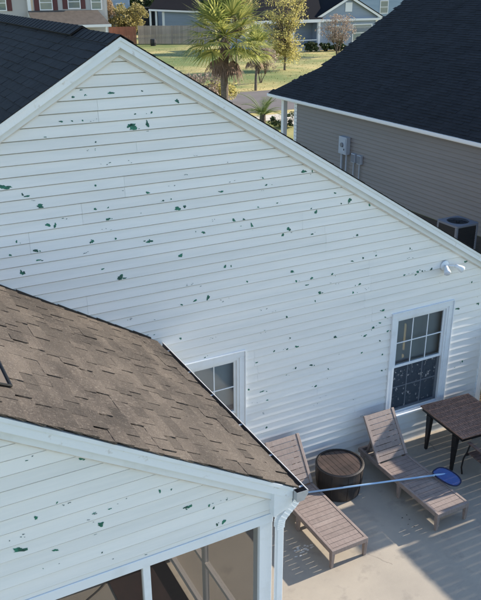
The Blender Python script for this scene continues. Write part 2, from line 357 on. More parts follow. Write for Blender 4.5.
CHP = [(.644,3.206,.135,.053),(1.314,3.198,.078,.044),(.8,3.463,.042,.033),(.918,3.087,.059,.029),(1.219,3.883,.082,.027),(1.852,3.342,.029,.039),(1.958,3.325,.02,.02),(.976,3.543,.019,.019),(1.264,3.331,.039,.014),(1.402,3.325,.039,.015),(1.3,2.908,.02,.015),(2.116,3.08,.081,.041),(2.312,3.012,.031,.031),(2.362,2.971,.031,.026),(2.389,2.78,.032,.032),(2.461,2.787,.053,.053)]
def chip_poly(q, sdn, x, z, w_, h_, rnd):
    # keep a chip on one lap; ragged outline with lobes
    k = math.floor((z-sdn.zb)/EXP); zlo = sdn.zb+k*EXP+.003; zhi = sdn.zb+(k+sdn.UF)*EXP-.002; z = min(max(z, zlo+.012), zhi-.012)
    n = 24; ph = [rnd.uniform(0, 6.28) for _ in range(4)]; tilt_ = rnd.uniform(-.35, .35); P = []
    for i in range(n):
        a = 2*math.pi*i/n; r = .5*(1+.26*math.sin(2*a+ph[0])+.14*math.sin(3*a+ph[1])+.12*math.sin(5*a+ph[2])+.10*math.sin(9*a+ph[3]))*rnd.uniform(.80, 1.15)
        dx = w_*r*math.cos(a); dz = h_*r*math.sin(a)
        zz = min(max(z+dz+dx*tilt_*.5, zlo), zhi); P.append((x+dx, sdn.face(zz)-.0021, zz))
    c = len(q.v); cz = sum(p[2] for p in P)/n
    q.add([(sum(p[0] for p in P)/n, sdn.face(cz)-.0021, cz)]+P, [(0, 1+(i+1) % n, 1+i) for i in range(n)])
def chips(sdn, lst, parent, seed, region, ntiny):
    rnd = random.Random(seed); small = MB(); grey = MB()
    for x, z, w_, h_ in lst:
        big = w_*h_ > .0028
        q = MB() if big else small
        chip_poly(q, sdn, x, z, w_*.76, h_*.78, rnd)
        if big:
            for _ in range(rnd.randint(0, 2)): chip_poly(q, sdn, x+rnd.uniform(-.75, .75)*w_, z+rnd.uniform(-.5, .5)*h_, w_*rnd.uniform(.15, .45), h_*rnd.uniform(.2, .5), rnd)
            q.build('paint_chip', 'chip', parent)
        else:
            for _ in range(rnd.randint(0, 1)): chip_poly(small, sdn, x+rnd.uniform(-1.6, 1.6)*w_, z+rnd.uniform(-.8, .8)*h_, w_*rnd.uniform(.12, .4), h_*rnd.uniform(.15, .5), rnd)
    for _ in range(ntiny):
        x, z = region(rnd)
        if x is None: continue
        for _ in range(rnd.randint(1, 4)): chip_poly(grey if rnd.random() < .75 else small, sdn, x+rnd.uniform(-.07, .07), z+rnd.uniform(-.02, .02), rnd.uniform(.006, .028), rnd.uniform(.004, .012), rnd)
    tag(small.build('paint_chip', 'chip', parent), kind='stuff'); tag(grey.build('paint_wear', 'chip2', parent), kind='stuff')
def reg(r):
    x = r.uniform(1.3, 9.2); z = r.uniform(.4, 6.4)
    if z > AZ-.12-SL*abs(x-AX) or any(v[0]-.1 < x < v[1]+.1 and v[2]-.15 < z < v[3]+.1 for v in WIN): return None, None
    if x < 3.3 and z < 3.0+.6*(3.2-x): return None, None
    return x, z
chips(sid, CH, wall, 3, reg, 120)

# rake boards: deep frieze against the siding, fascia on the overhang, thin stained channel
def rake_set(parent, ax, zt, sl, xl, xr, Ys, Yf, fh, frz, jchan=True, name='rake'):
    """zt = top of the fascia at the ridge; Yf fascia front plane, Ys siding plane"""
    for sgn, xe in ((1, xr), (-1, xl)):
        d = abs(xe-ax)
        def band(y0, y1, t0, t1, nm, mt, over=0.):
            P = [(ax, y0, zt-t0), (ax+sgn*(d+over), y0, zt-t0-sl*(d+over)), (ax+sgn*(d+over), y0, zt-t1-sl*(d+over)), (ax, y0, zt-t1)]
            if sgn > 0: P = P[::-1]
            return MB().prism(P, (0, y1-y0, 0)).build(nm, mt, parent)
        band(Yf, Yf+.02, 0, fh, 'rake_fascia', 'frieze')
        band(Yf-.010, Yf, 0, .040, 'rake_moulding', 'trim')
        band(Yf+.0205, Ys-.046, fh-.03, fh-.012, 'soffit', 'trim')
        band(Ys-.045, Ys+.026, fh-.011, frz, 'frieze_board', 'trim')
        if jchan: band(Ys-.034, Ys+.026, frz+.0005, frz+.017, 'channel', 'jch')
OV = -.11
zt = 6.83
rake_set(house, AX, zt, SL, XL-.35, 9.36+.35, 0, OV, .118, .198)
# corner board
MB().box(9.258, 9.375, -.028, -.002, -.05, 2.78).build('corner_board', 'trim', house, .004)
MB().box(9.361, 9.387, -.028, .1, -.05, 2.75).build('corner_board', 'trim', house, .004)
MB().box(XL-.02, XL+.1, -.028, -.002, -.05, 2.8).build('corner_board', 'trim', house)
MB().box(3.1, 9.25, -.012, .0, -.1, ZB-EXP+.03).build('foundation_strip', 'jch', house)

# windows
def window(x0, x1, z0, z1, gx0, gx1, lower_screen, parent, label=None):
    wn = MB()
    cw = .085
    # outer casing ring with a raised outer bead
    for a, b, c, d in ((x0, x1, z1-cw, z1), (x0, x0+cw, z0, z1-cw-.0005), (x1-cw, x1, z0, z1-cw-.0005)): wn.box(a, b, -.034, .032, c, d)
    root = wn.build('window', 'trim', parent, .004)
    if label: root['label'] = label
    be = MB(); bw = .018
    be.box(x0-.012, x1+.012, -.046, -.005, z1+.0005, z1+bw)
    be.box(x0-.012, x0-.0005, -.046, -.005, z0, z1); be.box(x1+.0005, x1+.016, -.05, -.005, z0, z1)
    be.build('casing_bead', 'trim', root, .002)
    sl = MB(); sl.box(x0-.03, x1+.03, -.06, .05, z0-.035, z0); sl.build('sill', 'trim', root, .005)
    fr = MB(); a0, a1, c0, c1 = x0+cw, x1-cw, z0+.0005, z1-cw-.0005
    fw = .035
    fr.box(a0+.0005, a0+fw, -.022, .09, c0, c1); fr.box(a1-fw, a1-.0005, -.022, .09, c0, c1); fr.box(a0+fw, a1-fw, -.022, .09, c1-fw, c1); fr.box(a0+fw, a1-fw, -.02, .09, c0, c0+fw)
    fr.build('frame', 'trim', root, .003)
    u0, u1 = a0+fw+.001, a1-fw-.001; mz = (c0+c1)/2+.015
    for zz0, zz1, yo in ((mz-.025, c1-fw-.001, .008), (c0+fw+.001, mz+.025, .042)):
        s_ = MB(); w_ = .036
        s_.box(u0, u0+w_, yo, yo+.028, zz0, zz1); s_.box(u1-w_, u1, yo, yo+.028, zz0, zz1)
        s_.box(u0+w_, u1-w_, yo, yo+.028, zz1-w_, zz1); s_.box(u0+w_, u1-w_, yo, yo+.028, zz0, zz0+w_+.008)
        s_.build('sash', 'trim', root, .002)
        p0, p1, q0, q1 = u0+w_, u1-w_, zz0+w_+.008, zz1-w_
        mu = MB(); pw = (p1-p0)/3; ph = (q1-q0)/2
        for i in (1, 2): mu.box(p0+pw*i-.008, p0+pw*i+.008, yo+.010, yo+.022, q0, q1)
        mu.box(p0, p1, yo+.0085, yo+.0235, q0+ph-.008, q0+ph+.008); mu.build('muntin', 'trim', root)
        for i in range(3):
            for j in range(2):
                MB().quad((p0+pw*i+.002, yo+.016, q0+ph*j+.002), (p0+pw*(i+1)-.002, yo+.016, q0+ph*j+.002), (p0+pw*(i+1)-.002, yo+.016, q0+ph*(j+1)-.002), (p0+pw*i+.002, yo+.016, q0+ph*(j+1)-.002)).build('pane', 'glass', root)
    if lower_screen:
        MB().quad((u0, .03, c0+fw), (u1, .03, c0+fw), (u1, .03, mz-.03), (u0, .03, mz-.03)).build('screen', 'screen_spot', root)
    bl = MB(); z = c0+.06
    while z < c1-.05:
        bl.quad((a0-.03, .125, z), (a1+.03, .125, z), (a1+.03, .150, z+.036), (a0-.03, .150, z+.036)); z += .050
    tag(bl.build('blind', 'blind', root), kind='stuff')
    MB().box(a0-.1, a1+.1, .23, .25, c0-.1, c1+.1).build('room_back', 'dark_in', root)
    return root
window(7.205, 8.47, .60, 2.515, 0, 0, True, house)
window(3.275, 4.53, .60, 2.515, 0, 0, False, house)

# security floodlight
fl = thing('security_light', (8.19, -.02, 3.18), 'white twin headed security light on the chipped siding under the rake', 'light')
T = Matrix.Translation((8.19, sid.face(3.18)-.001, 3.18)) @ Matrix.Rotation(R(90), 4, 'X')
MB(T).lathe([(0, 0), (.085, 0), (.085, .018), (.07, .032), (0, .034)]).build('mounting_plate', 'trim', fl, smooth=True)
def lamp_head(p0, p1, d, r0):
    p0 = Vector(p0); p1 = Vector(p1); d = Vector(d).normalized()
    MB().tube([p0, (p0+p1)/2+Vector((0, -.012, .01)), p1], .013, 8).build('arm', 'trim', fl, smooth=True)
    h = MB().tube([p1-d*.05, p1-d*.045, p1-d*.0, p1+d*.05, p1+d*.085, p1+d*.10], [.012, .03, .036, .05, .056, .053], 16).build('lamp_head', 'trim', fl, smooth=True)
    MB().tube([p1+d*.098, p1+d*.108, p1+d*.115], [.05, .042, .01], 16).build('lens', 'bulb', h, smooth=True)
lamp_head((8.17, -.05, 3.19), (8.13, -.13, 3.17), (-.35, -.7, -.5), .05)
lamp_head((8.22, -.05, 3.18), (8.37, -.13, 3.16), (.75, -.45, -.5), .05)
MB().tube([(8.21, -.05, 3.12), (8.215, -.10, 3.09), (8.215, -.13, 3.06)], [.024, .03, .022], 12).build('motion_sensor', 'black', fl, smooth=True)

# ------------------------------------------------------------------ shingle roofs
def shingle_mesh(org, du, dv, nrm, L, Wd, exp, tab, rnd, thick=.006, clip=None):
    """joined tabs; du along the eave, dv up the slope"""
    q = MB(); k = 0; v = 0.
    while v < Wd-.01:
        u = -rnd.uniform(0, tab)
        while u < L:
            t = tab*rnd.uniform(.6, 1.35); a = max(u, 0)+.0025; b = min(u+t, L)-.0025; u += t
            if b-a < .02: continue
            vt = min(v+exp*1.12, Wd); th = thick*rnd.choice((.7, 1, 1.8)); vb = v+rnd.uniform(-.006, .004)
            if clip and not clip(a, b, v): continue
            P = [org+du*a+dv*vb+nrm*(.001), org+du*b+dv*vb+nrm*.001, org+du*b+dv*vb+nrm*(th+.004), org+du*a+dv*vb+nrm*(th+.004), org+du*b+dv*vt+nrm*.003, org+du*a+dv*vt+nrm*.003]
            q.add(P, [(0, 1, 2, 3), (3, 2, 4, 5), (0, 3, 5), (1, 4, 2)])
        v += exp; k += 1
    return q
rr = random.Random(21)
th = math.atan(SL); cs, sn = math.cos(th), math.sin(th)
for sgn in (-1, 1):
    run = AX-(XL-.45) if sgn < 0 else (9.36+.45-AX)
    W_ = run/cs
    org = Vector((AX+sgn*run, OV-.024, zt+.008-SL*run)); dv = Vector((-sgn*cs, 0, sn)); nrm = Vector((sgn*sn, 0, cs))
    dk = MB(); yo = Vector((0, .050, 0)); ye = Vector((0, HY+.4, 0)); dn = nrm*.03
    dk.hexa([org+yo-dn, org+ye-dn, org+dv*W_+ye-dn, org+dv*W_+yo-dn, org+yo, org+ye, org+dv*W_+ye, org+dv*W_+yo])
    rf = dk.build('roof', 'underlay_dark', house)
    tag(shingle_mesh(org, Vector((0, 1, 0)), dv, nrm, HY+.4, W_-.02, .128, .21, rr, .004).build('shingles', 'shingle_dark', rf), kind='stuff')
# ridge caps and the raised ridge vent
RZ = zt+.008
def ridge_piece(y0, y1, hw, lift, t, nm):
    q = MB(); a = hw*SL
    P = lambda y, l: [(AX-hw, y, RZ-a+l), (AX, y, RZ+l), (AX+hw, y, RZ-a+l), (AX+hw, y, RZ-a+l+t), (AX, y, RZ+l+t), (AX-hw, y, RZ-a+l+t)]
    A = P(y0, lift); B = P(y1, lift-.006 if nm == 'ridge_cap' else lift)
    q.add(A+B, [(0, 1, 4, 5), (1, 2, 3, 4), (6, 11, 10, 7), (7, 10, 9, 8), (5, 4, 10, 11), (4, 3, 9, 10), (0, 5, 11, 6), (2, 8, 9, 3), (0, 6, 7, 1), (1, 7, 8, 2)])
    return q.build(nm, 'shingle_dark', house)
y = OV-.024
while y < 1.3: ridge_piece(y, y+.2, .15, .012, .007, 'ridge_cap'); y += .19
y = 1.3
vent = ridge_piece(1.3, HY-.6, .155, .030, .012, 'ridge_vent')
while y < HY-.7: ridge_piece(y, y+.205, .165, .048, .006, 'ridge_cap'); y += .2

# ------------------------------------------------------------------ screened porch
porch = thing('screened_porch', (.3, -1.8, 0), 'screened porch with white gable and weathered brown shingle roof attached to the house', 'porch')
PX, PE, PS = .3, 3.15, .60               # ridge x, eave x, slope
PZE = 3.005                              # shingle plane height at the eave edge
PY = -3.475; PF = -3.575                  # gable siding plane, fascia front
def pz(x): return PZE+PS*(PE-x)
pth = math.atan(PS); pc, ps_ = math.cos(pth), math.sin(pth)
pdv = Vector((-pc, 0, ps_)); pn = Vector((ps_, 0, pc)); W_ = (PE-PX)/pc
porg = Vector((PE, PF-.02, PZE))
Lp = -.02-(PF-.02)
for sgn in (1, -1):
    e = PE if sgn > 0 else 2*PX-PE
    o_ = Vector((e, PF+.026, PZE-.012)); d_ = Vector((-sgn*pc, 0, ps_)); n_ = Vector((sgn*ps_, 0, pc))
    dk = MB(); y1 = Vector((0, Lp-.05, 0))
    dk.hexa([o_-n_*.03, o_+y1-n_*.03, o_+d_*W_+y1-n_*.03, o_+d_*W_-n_*.03, o_, o_+y1, o_+d_*W_+y1, o_+d_*W_])
    rf = dk.build('roof', 'underlay', porch)
    if sgn > 0: proof = rf
    else: tag(shingle_mesh(o_, Vector((0, 1, 0)), d_, n_, Lp, W_, .15, .32, rr).build('shingles', 'shingle', rf), kind='stuff')
# individual tabs on the visible slope: a few shared meshes, each tab an object
def tab_mesh(seed):
    r = random.Random(seed); n = 6; vs = []; fs = []
    low = [r.uniform(-.04, .04) for _ in range(n+1)]
    for i in range(n+1):
        u = i/n; sag = r.uniform(0, .004)
        e0, e1 = (r.uniform(-.02, .03)*(1 if i == 0 else -1) if i in (0, n) else 0 for _ in range(2))
        vs += [(u+e0, low[i], -.012), (u+e0, low[i], .007+sag), (u+e1, .5, .0045+r.uniform(0, .003)), (u, 1.1, .002)]
    for i in range(n):
        a = i*4; fs += [(a, a+4, a+5, a+1), (a+1, a+5, a+6, a+2), (a+2, a+6, a+7, a+3)]
    fs += [(0, 1, 2, 3), (n*4, n*4+3, n*4+2, n*4+1)]
    me = bpy.data.meshes.new('shingle'); me.from_pydata(vs, [], fs); me.materials.append(M['shingle']); me.update(); return me
tabs = [tab_mesh(s_) for s_ in range(8)]
EXPO = .155; v = 0; row = 0; rest = MB(); cnt = 0
rB = random.Random(8)
while v < W_+.03:
    u = -rB.uniform(.0, .35)
    while u < Lp:
        t = rB.choice((.14, .2, .26, .33, .4))*rB.uniform(.9, 1.1); a = max(u, 0); b = min(u+t, Lp); u += t
        if b-a < .03: continue
        base = Vector((PE+.045, PF-.02, PZE-.012-.027))+Vector((0, 1, 0))*(a+.002)+pdv*v+pn*.010
        mid = base+pdv*.07+Vector((0, (b-a)/2, 0))
        rel = mid-CAM; dx = rel.dot(R2)/rel.dot(Fv)*748.5
        sy = min(EXPO, (W_+.05-v))
        lift = rB.choice((0, .002, .004, .007, .010))
        MX = Matrix((Vector((0, 1, 0))*(b-a-.008), pdv*sy, pn)).transposed().to_4x4(); MX.translation = base+pn*lift
        if dx > -262 and cnt < 300:
            o = bpy.data.objects.new('shingle', rB.choice(tabs)); COL.objects.link(o); o.parent = proof
            o.matrix_basis = MX; cnt += 1
        else:
            me = rB.choice(tabs); rest.add([MX @ vv.co for vv in me.vertices], [tuple(p.vertices) for p in me.polygons])
    v += EXPO; row += 1
if rest.v: tag(rest.build('shingles', 'shingle', proof), kind='stuff')
fq = MB(); x = PX
while x < PE-.05:
    x1 = min(x+.24, PE); e = .03+.008*random.random()
    fq.prism([(x, -.032, pz(x)+.0), (x1, -.032, pz(x1)+.0), (x1, -.032, pz(x1)+e), (x, -.032, pz(x)+e+.01)][::-1], (0, .012, 0)); x += .235
tag(fq.build('step_flashing', 'drip', porch), kind='stuff')
# gable
rake_set(porch, PX, pz(PX)-.022, PS, 2*PX-PE+.05, PE-.0, PY, PF, .13, .225)
gcore = MB(); zt_b = 2.69
gcore.prism([(PX-2.66, PY+.034, zt_b), (2.96, PY+.034, zt_b), (2.96, PY+.034, pz(2.96)-.2), (PX, PY+.034, pz(PX)-.2), (PX-2.66, PY+.034, pz(2.96)-.2)], (0, .1, 0))
gable = gcore.build('gable_wall', 'trim', porch)
psid = Siding(PY, 3.206-.066-3*EXP-.0, .019, .003, .872, .022)
k = -1
while True:
    z0 = psid.zb+k*EXP; z0c = max(z0, zt_b)
    ztop = pz(PX)-.022-.21
    if z0 > ztop-.03: break
    if z0+EXP > zt_b+.02:
        def lim(z): return (PX-min((ztop-z)/PS, 2.66), PX+min((ztop-z)/PS, 2.66))
        lo = max(0, (zt_b-z0)/EXP); a0, b0 = lim(z0); a1, b1 = lim(min(z0+EXP, ztop-.003))
        psid.board(gable, a0, b0, a1, b1, k, lo, 1.06)
    k += 1
def regp(r):
    x = r.uniform(.5, 2.7); z = r.uniform(2.75, 4.2)
    return (x, z) if z < pz(x)-.33 else (None, None)
chips(psid, CHP, gable, 9, regp, 22)
# beam, boxed eave return, posts
MB().box(PX-2.68, 2.985, PY-.0195, PY+.09, 2.585, 2.688).build('beam', 'trim', porch, .004)
MB().box(2.87, 2.985, PY+.091, -.02, 2.585, 2.80).build('side_beam', 'trim', porch, .004)
MB().prism([(2.95, PF+.006, 2.70), (3.15, PF+.006, 2.76), (3.15, PF+.006, 2.96), (2.95, PF+.006, 3.02)], (0, .13, 0)).build('eave_return', 'trim', porch, .004)
MB().box(2.988, 3.152, PF+.132, -.03, 2.80, 2.818).build('soffit', 'trim', porch)
MB().box(3.135, 3.155, PF+.14, -.03, 2.82, 2.95).build('eave_fascia', 'trim', porch)
def post(x0, x1, y0, y1, z1=2.584): return MB().box(x0, x1, y0, y1, .0, z1).build('post', 'trim', porch, .004)
post(2.845, 2.985, PY-.01, PY+.12)
for xx in (1.655, .45, -.75, -2.0): post(xx, xx+.07, PY-.005, PY+.06)
post(PX-2.68, PX-2.55, PY-.01, PY+.12)
for yy in (-1.97, -.80): MB().box(2.92, 2.975, yy-.045, yy+.045, 0, 2.584).build('post', 'rail', porch, .003)
MB().box(2.915, 2.98, -3.35, -.02, .87, .92).build('chair_rail', 'rail', porch, .003)
MB().box(2.915, 2.98, -3.35, -.02, .05, .13).build('bottom_rail', 'rail', porch, .003)
MB().box(PX-2.6, 2.844, PY+.0, PY+.06, .05, .12).build('bottom_rail', 'rail', porch, .003)
for a, b in ((-3.35, -2.02), (-1.92, -.85), (-.75, -.02)):
    MB().quad((2.948, a, .13), (2.948, b, .13), (2.948, b, .87), (2.948, a, .87)).build('screen_panel', 'screen', porch)
    MB().quad((2.948, a, .92), (2.948, b, .92), (2.948, b, 2.584), (2.948, a, 2.584)).build('screen_panel', 'screen', porch)
for a, b in ((1.726, 2.844), (.521, 1.654), (-.679, .449), (-1.929, -.751)):
    MB().quad((a, PY+.03, .12), (b, PY+.03, .12), (b, PY+.03, 2.584), (a, PY+.03, 2.584)).build('screen_panel', 'screen', porch)
# gutter with hangers
GX0, GX1, GY0, GY1 = 3.157, 3.285, PF-.06, -.04
pr_ = [(GX0, 2.955), (GX0, 2.855), (GX0+.01, 2.845), (GX1-.045, 2.845), (GX1-.03, 2.87), (GX1-.004, 2.905), (GX1, 2.95), (GX1-.012, 2.955), (GX1-.012, 2.945)]
t_ = .004
gt = MB(); n = len(pr_)
gt.add([(x, GY0, z) for x, z in pr_]+[(x, GY1, z) for x, z in pr_], [(i, i+1, n+i+1, n+i) for i in range(n-1)])
gut = gt.build('gutter', 'gutter', porch)
gi = MB(); pi_ = [(GX0+.004, 2.95), (GX0+.004, 2.862), (GX1-.048, 2.852), (GX1-.034, 2.875), (GX1-.010, 2.907), (GX1-.006, 2.944)]
n = len(pi_); gi.add([(x, GY0+.006, z) for x, z in pi_]+[(x, GY1, z) for x, z in pi_], [(i, n+i, n+i+1, i+1) for i in range(n-1)])
gi.build('trough', 'gutter_in', gut)
MB().prism([(x, GY0-.003, z) for x, z in pr_[:7]][::-1], (0, .0025, 0)).build('end_cap', 'gutter', gut)
for hy in (-.30, -.96, -1.60, -2.32, -2.97, -3.55):
    MB().box(GX0+.002, GX1-.004, hy-.012, hy+.012, 2.940, 2.944).build('hanger', 'meter', gut, .001)
# leaf litter in the trough
q = MB(); random.seed(3)
for _ in range(420):
    x = random.uniform(GX0+.012, GX1-.05); y = random.uniform(GY0+.02, GY1-.02); s_ = random.uniform(.006, .02); a = random.uniform(0, 6.3)
    dx, dy = math.cos(a)*s_, math.sin(a)*s_; z = 2.868+random.uniform(0, .014)
    q.quad((x-dx, y-dy, z), (x+dy*.4, y-dx*.4, z+.004), (x+dx, y+dy, z+.002), (x-dy*.4, y+dx*.4, z))
tag(q.build('leaf_litter', 'dead', gut), kind='stuff')
# downspout: outlet, crimped elbow sweep, straight leader
def rect_sweep(pts, hw, hd, ribs=True):
    q = MB(); pts = [Vector(p) for p in pts]; rings = []
    for i, p in enumerate(pts):
        t = (pts[min(i+1, len(pts)-1)]-pts[max(i-1, 0)]).normalized(); s_ = Vector((0, 1, 0)); u = t.cross(s_).normalized()
        f_ = 1.06 if ribs and i % 2 else 1.0
        rings += [p+u*hw*a*f_+s_*hd*b*f_ for a, b in ((-1, -1), (1, -1), (1, 1), (-1, 1))]
    m_ = len(pts)
    return q.add(rings, [(i*4+k, i*4+(k+1) % 4, i*4+4+(k+1) % 4, i*4+4+k) for i in range(m_-1) for k in range(4)]+[(0, 3, 2, 1), tuple((m_-1)*4+k for k in range(4))])
DY = -3.535
el = []
for i in range(9): a = i/8; el.append((3.215-.035*a*a, DY, 2.848-.075*a))
x_, z_ = el[-1][0], el[-1][2]
for i in range(1, 9): a = i/8; el.append((x_-.155*a+.02*a*a, DY, z_-.135*a))
x_, z_ = el[-1][0], el[-1][2]
for i in range(1, 10): a = i/9; el.append((x_-.030*a+.018*a*a, DY, z_-.10*a))
dsp = rect_sweep(el, .040, .032).build('downspout', 'frieze', porch)
x_, z_ = el[-1][0], el[-1][2]
rect_sweep([(x_, DY, z_), (x_, DY, 1.2), (x_, DY, .12)], .034, .029, False).build('leader', 'trim', dsp, .004)
for zz in (1.3,): MB().box(x_-.045, x_+.04, DY-.034, DY+.06, zz, zz+.03).build('strap', 'trim', dsp)
# things inside the porch
tag(MB().box(2.05, 2.86, -2.5, -.5, .002, .012).build('floor_sheet', 'mat'), 'dark reddish brown sheet added on the floor along the porch screen', 'mat')  # thin dark sheet added over the floor beside the side rail
cb = [(1.2, -1.75, .012), (1.45, -1.35, .012), (1.62, -1.05, .012), (1.95, -.85, .012), (2.2, -.62, .012), (2.05, -.4, .012), (1.6, -.35, .012)]
cs_ = []
for i in range(len(cb)-1):
    p0 = Vector(cb[max(i-1, 0)]); p1 = Vector(cb[i]); p2 = Vector(cb[i+1]); p3 = Vector(cb[min(i+2, len(cb)-1)])
    for k in range(8):
        t = k/8; cs_.append(.5*((2*p1)+(p2-p0)*t+(2*p0-5*p1+4*p2-p3)*t*t+(3*p1-p0-3*p2+p3)*t**3))
tag(MB().tube(cs_, .011, 7).build('cable', 'black', smooth=True), 'black cable curving over the sunlit porch floor', 'cable')
# black framed panel lying on the porch roof at the left
def on_roof(x, y, h=.03): return Vector((x, y, pz(x)))+pn*h
fr = thing('roof_panel', on_roof(.6, -2.85), 'small black framed panel lying on the brown porch shingles', 'panel')
c4 = [on_roof(.80, -3.06), on_roof(.80, -2.55), on_roof(.36, -2.62), on_roof(.36, -3.16)]
MB().tube(c4+[c4[0], c4[1]], .013, 6).build('rim', 'black', fr)
MB().quad(*[p-pn*.006 for p in c4]).build('sheet', 'porch_shingle', fr)

# ------------------------------------------------------------------ chaises
def make_chaise(x0, yf, label):
    """x0 = left side, yf = foot end; the chaise runs to +y"""
    Wc = .60; ZT = .315
    root = thing('chaise_longue', (x0+Wc/2, yf, 0), label, 'chaise longue', 'taupe slatted chaises on the patio')
    for x in (x0, x0+Wc-.045): MB().box(x, x+.045, yf+.05, yf+1.93, ZT-.075, ZT).build('side_rail', 'chaise', root, .006)
    MB().box(x0, x0+Wc, yf, yf+.05, ZT-.075, ZT).build('end_rail', 'chaise', root, .006)
    MB().box(x0+.046, x0+Wc-.046, yf+1.885, yf+1.93, ZT-.075, ZT-.004).build('end_rail', 'chaise', root, .006)
    def leg(x, y, dy):
        sx = .052
        MB().hexa([(x+.006, y+.006+dy, 0), (x+sx-.006, y+.006+dy, 0), (x+sx-.006, y+.046+dy, 0), (x+.006, y+.046+dy, 0), (x, y, ZT-.0755), (x+sx, y, ZT-.0755), (x+sx, y+.07, ZT-.0755), (x, y+.07, ZT-.0755)]).build('leg', 'chaise', root, .004)
    for x in (x0, x0+Wc-.052):
        leg(x, yf+.0, .012); leg(x, yf+.86, .01); leg(x, yf+1.80, .0)
    n = 15; a, b = yf+.056, yf+1.40; p = (b-a)/n
    for i in range(n): MB().box(x0+.048, x0+Wc-.048, a+i*p+.0025, a+(i+1)*p-.003, ZT-.022, ZT-.005).build('seat_slat', 'chaise', root, .003)
    MB().box(x0+Wc/2-.02, x0+Wc/2+.02, a, b, ZT-.05, ZT-.0225).build('slat_support', 'chaise', root)
    # raised backrest
    hy, hz = yf+1.415, ZT+.005; L_ = .77; ang = math.atan2(.635, .44)
    T_ = Matrix.Translation((x0, hy, hz)) @ Matrix.Rotation(ang, 4, 'X')
    bk = MB(T_); bk.box(.0, .05, 0, L_, -.02, .018); back = bk.build('backrest', 'chaise', root, .005)
    MB(T_).box(Wc-.05, Wc, 0, L_, -.02, .018).build('stile', 'chaise', back, .005)
    m_ = 9; p = L_/m_
    for i in range(m_): MB(T_).box(.052, Wc-.052, i*p+.0035, (i+1)*p-.0045, -.006, .010).build('back_slat', 'chaise', back, .003)
    MB(T_).box(.1, .14, .02, L_-.02, -.035, -.0065).build('brace', 'chaise', back); MB(T_).box(Wc-.14, Wc-.1, .02, L_-.02, -.035, -.0065).build('brace', 'chaise', back)
    for x in (x0+.1, x0+Wc-.14): MB().hexa([(x, yf+1.80, ZT-.05), (x+.03, yf+1.80, ZT-.05), (x+.03, yf+1.84, ZT-.05), (x, yf+1.84, ZT-.05), (x, yf+1.68, .70), (x+.03, yf+1.68, .70), (x+.03, yf+1.715, .70), (x, yf+1.715, .70)]).build('prop', 'chaise', root)
    for i in range(4): MB().box(x0+.048, x0+Wc-.048, yf+1.5+i*.1, yf+1.56+i*.1, ZT-.07, ZT-.055).build('base_slat', 'chaise', root)
    return root
ch1 = make_chaise(4.80, -2.02, 'sunlit taupe slatted chaise nearest the porch downspout')
ch2 = copy_tree(ch1); ch2.location = (6.575+.30, -2.105, 0); ch2['label'] = 'taupe slatted chaise below the right window with the blue skimmer net on it'

# ------------------------------------------------------------------ barrel storage table between the chaises
bx_, by_, br = 5.90, -.60, .37
ot = thing('storage_table', (bx_, by_, 0), 'round dark brown barrel storage table with planked lid between the chaises', 'side table')
MB().lathe([(0, 0), (br*.86, 0), (br*.90, .02), (br*.99, .22), (br*1.0, .36), (br*.985, .46), (br*.985, .50), (br*.955, .515), (br*.93, .515), (br*.93, .485), (0, .485)], (bx_, by_, 0), 40).build('barrel', 'barrel', ot, smooth=False)
for i in range(9):
    a = i*2*math.pi/9+.3; pts = [(bx_+r*math.cos(a), by_+r*math.sin(a), z) for r, z in ((br*.905, .03), (br*.998, .22), (br*1.008, .36), (br*.994, .455))]
    MB().tube(pts, .006, 5).build('seam', 'barrel', ot)
MB().lathe([(br*.985, .462), (br*1.03, .468), (br*1.03, .505), (br*.985, .512)], (bx_, by_, 0), 40).build('rim', 'barrel', ot)
npl = 8; rl = br*.915; pa = R(90)
T_ = rot2(bx_, by_, pa)
for i in range(npl):
    a, b = -rl+2*rl*i/npl+.003, -rl+2*rl*(i+1)/npl-.003
    poly = []
    for t in range(7): y = a+(b-a)*t/6; poly.append((math.sqrt(max(rl*rl-y*y, 0)), y))
    for t in range(7): y = b+(a-b)*t/6; poly.append((-math.sqrt(max(rl*rl-y*y, 0)), y))
    MB(T_).prism([(x, y, .486) for x, y in poly], (0, 0, .012)).build('lid_plank', 'lid', ot)

# ------------------------------------------------------------------ dining table and chair
tb = thing('dining_table', (8.33, -.75, 0), 'brown woven top dining table with tapered black legs below the right window', 'table')
ta = R(-4); T_ = rot2(7.845, -.165, ta)
TW, TD = 1.02, 1.10
MB(T_).box(0, TW, -TD, 0, .725, .752).build('table_top', 'tabletop', tb, .008)
MB(T_).box(.03, TW-.03, -TD+.03, -.03, .66, .724).build('apron', 'tableleg', tb)
rib = MB(T_)
for i in range(22):
    for j in range(12):
        x = .035+i*(TW-.07)/22; y = -.035-j*(TD-.07)/12; off = (j % 2)*.008
        rib.box(x+.004+off*0, x+(TW-.07)/22-.006, y-(TD-.07)/12+.010+off, y-.006+off*.5, .7525, .7555)
tag(rib.build('weave', 'tabletop', tb), kind='stuff')
for ex, ey, sx, sy in ((.02, -.02, 1, -1), (TW-.02, -.02, -1, -1), (.02, -TD+.02, 1, 1), (TW-.02, -TD+.02, -1, 1)):
    def c(x, y, z): return (ex+sx*x, ey+sy*y, z)
    P = [c(.0, .17, 0), c(.04, .17, 0), c(.04, .215, 0), c(.0, .215, 0), c(0, .14, .66), c(.07, .14, .66), c(.07, .25, .66), c(0, .25, .66)]
    MB(T_).hexa(P).build('leg', 'tableleg', tb, .003)
cr = thing('patio_chair', (8.15, -1.5, 0), 'brown slatted patio chair with curved black legs tucked against the dining table', 'chair')
T_ = rot2(7.90, -1.25, R(-4))
for i in range(6): MB(T_).box(.03, .53, -.07-i*.075, -.005-i*.075, .415, .43).build('seat_slat', 'chairwood', cr, .003)
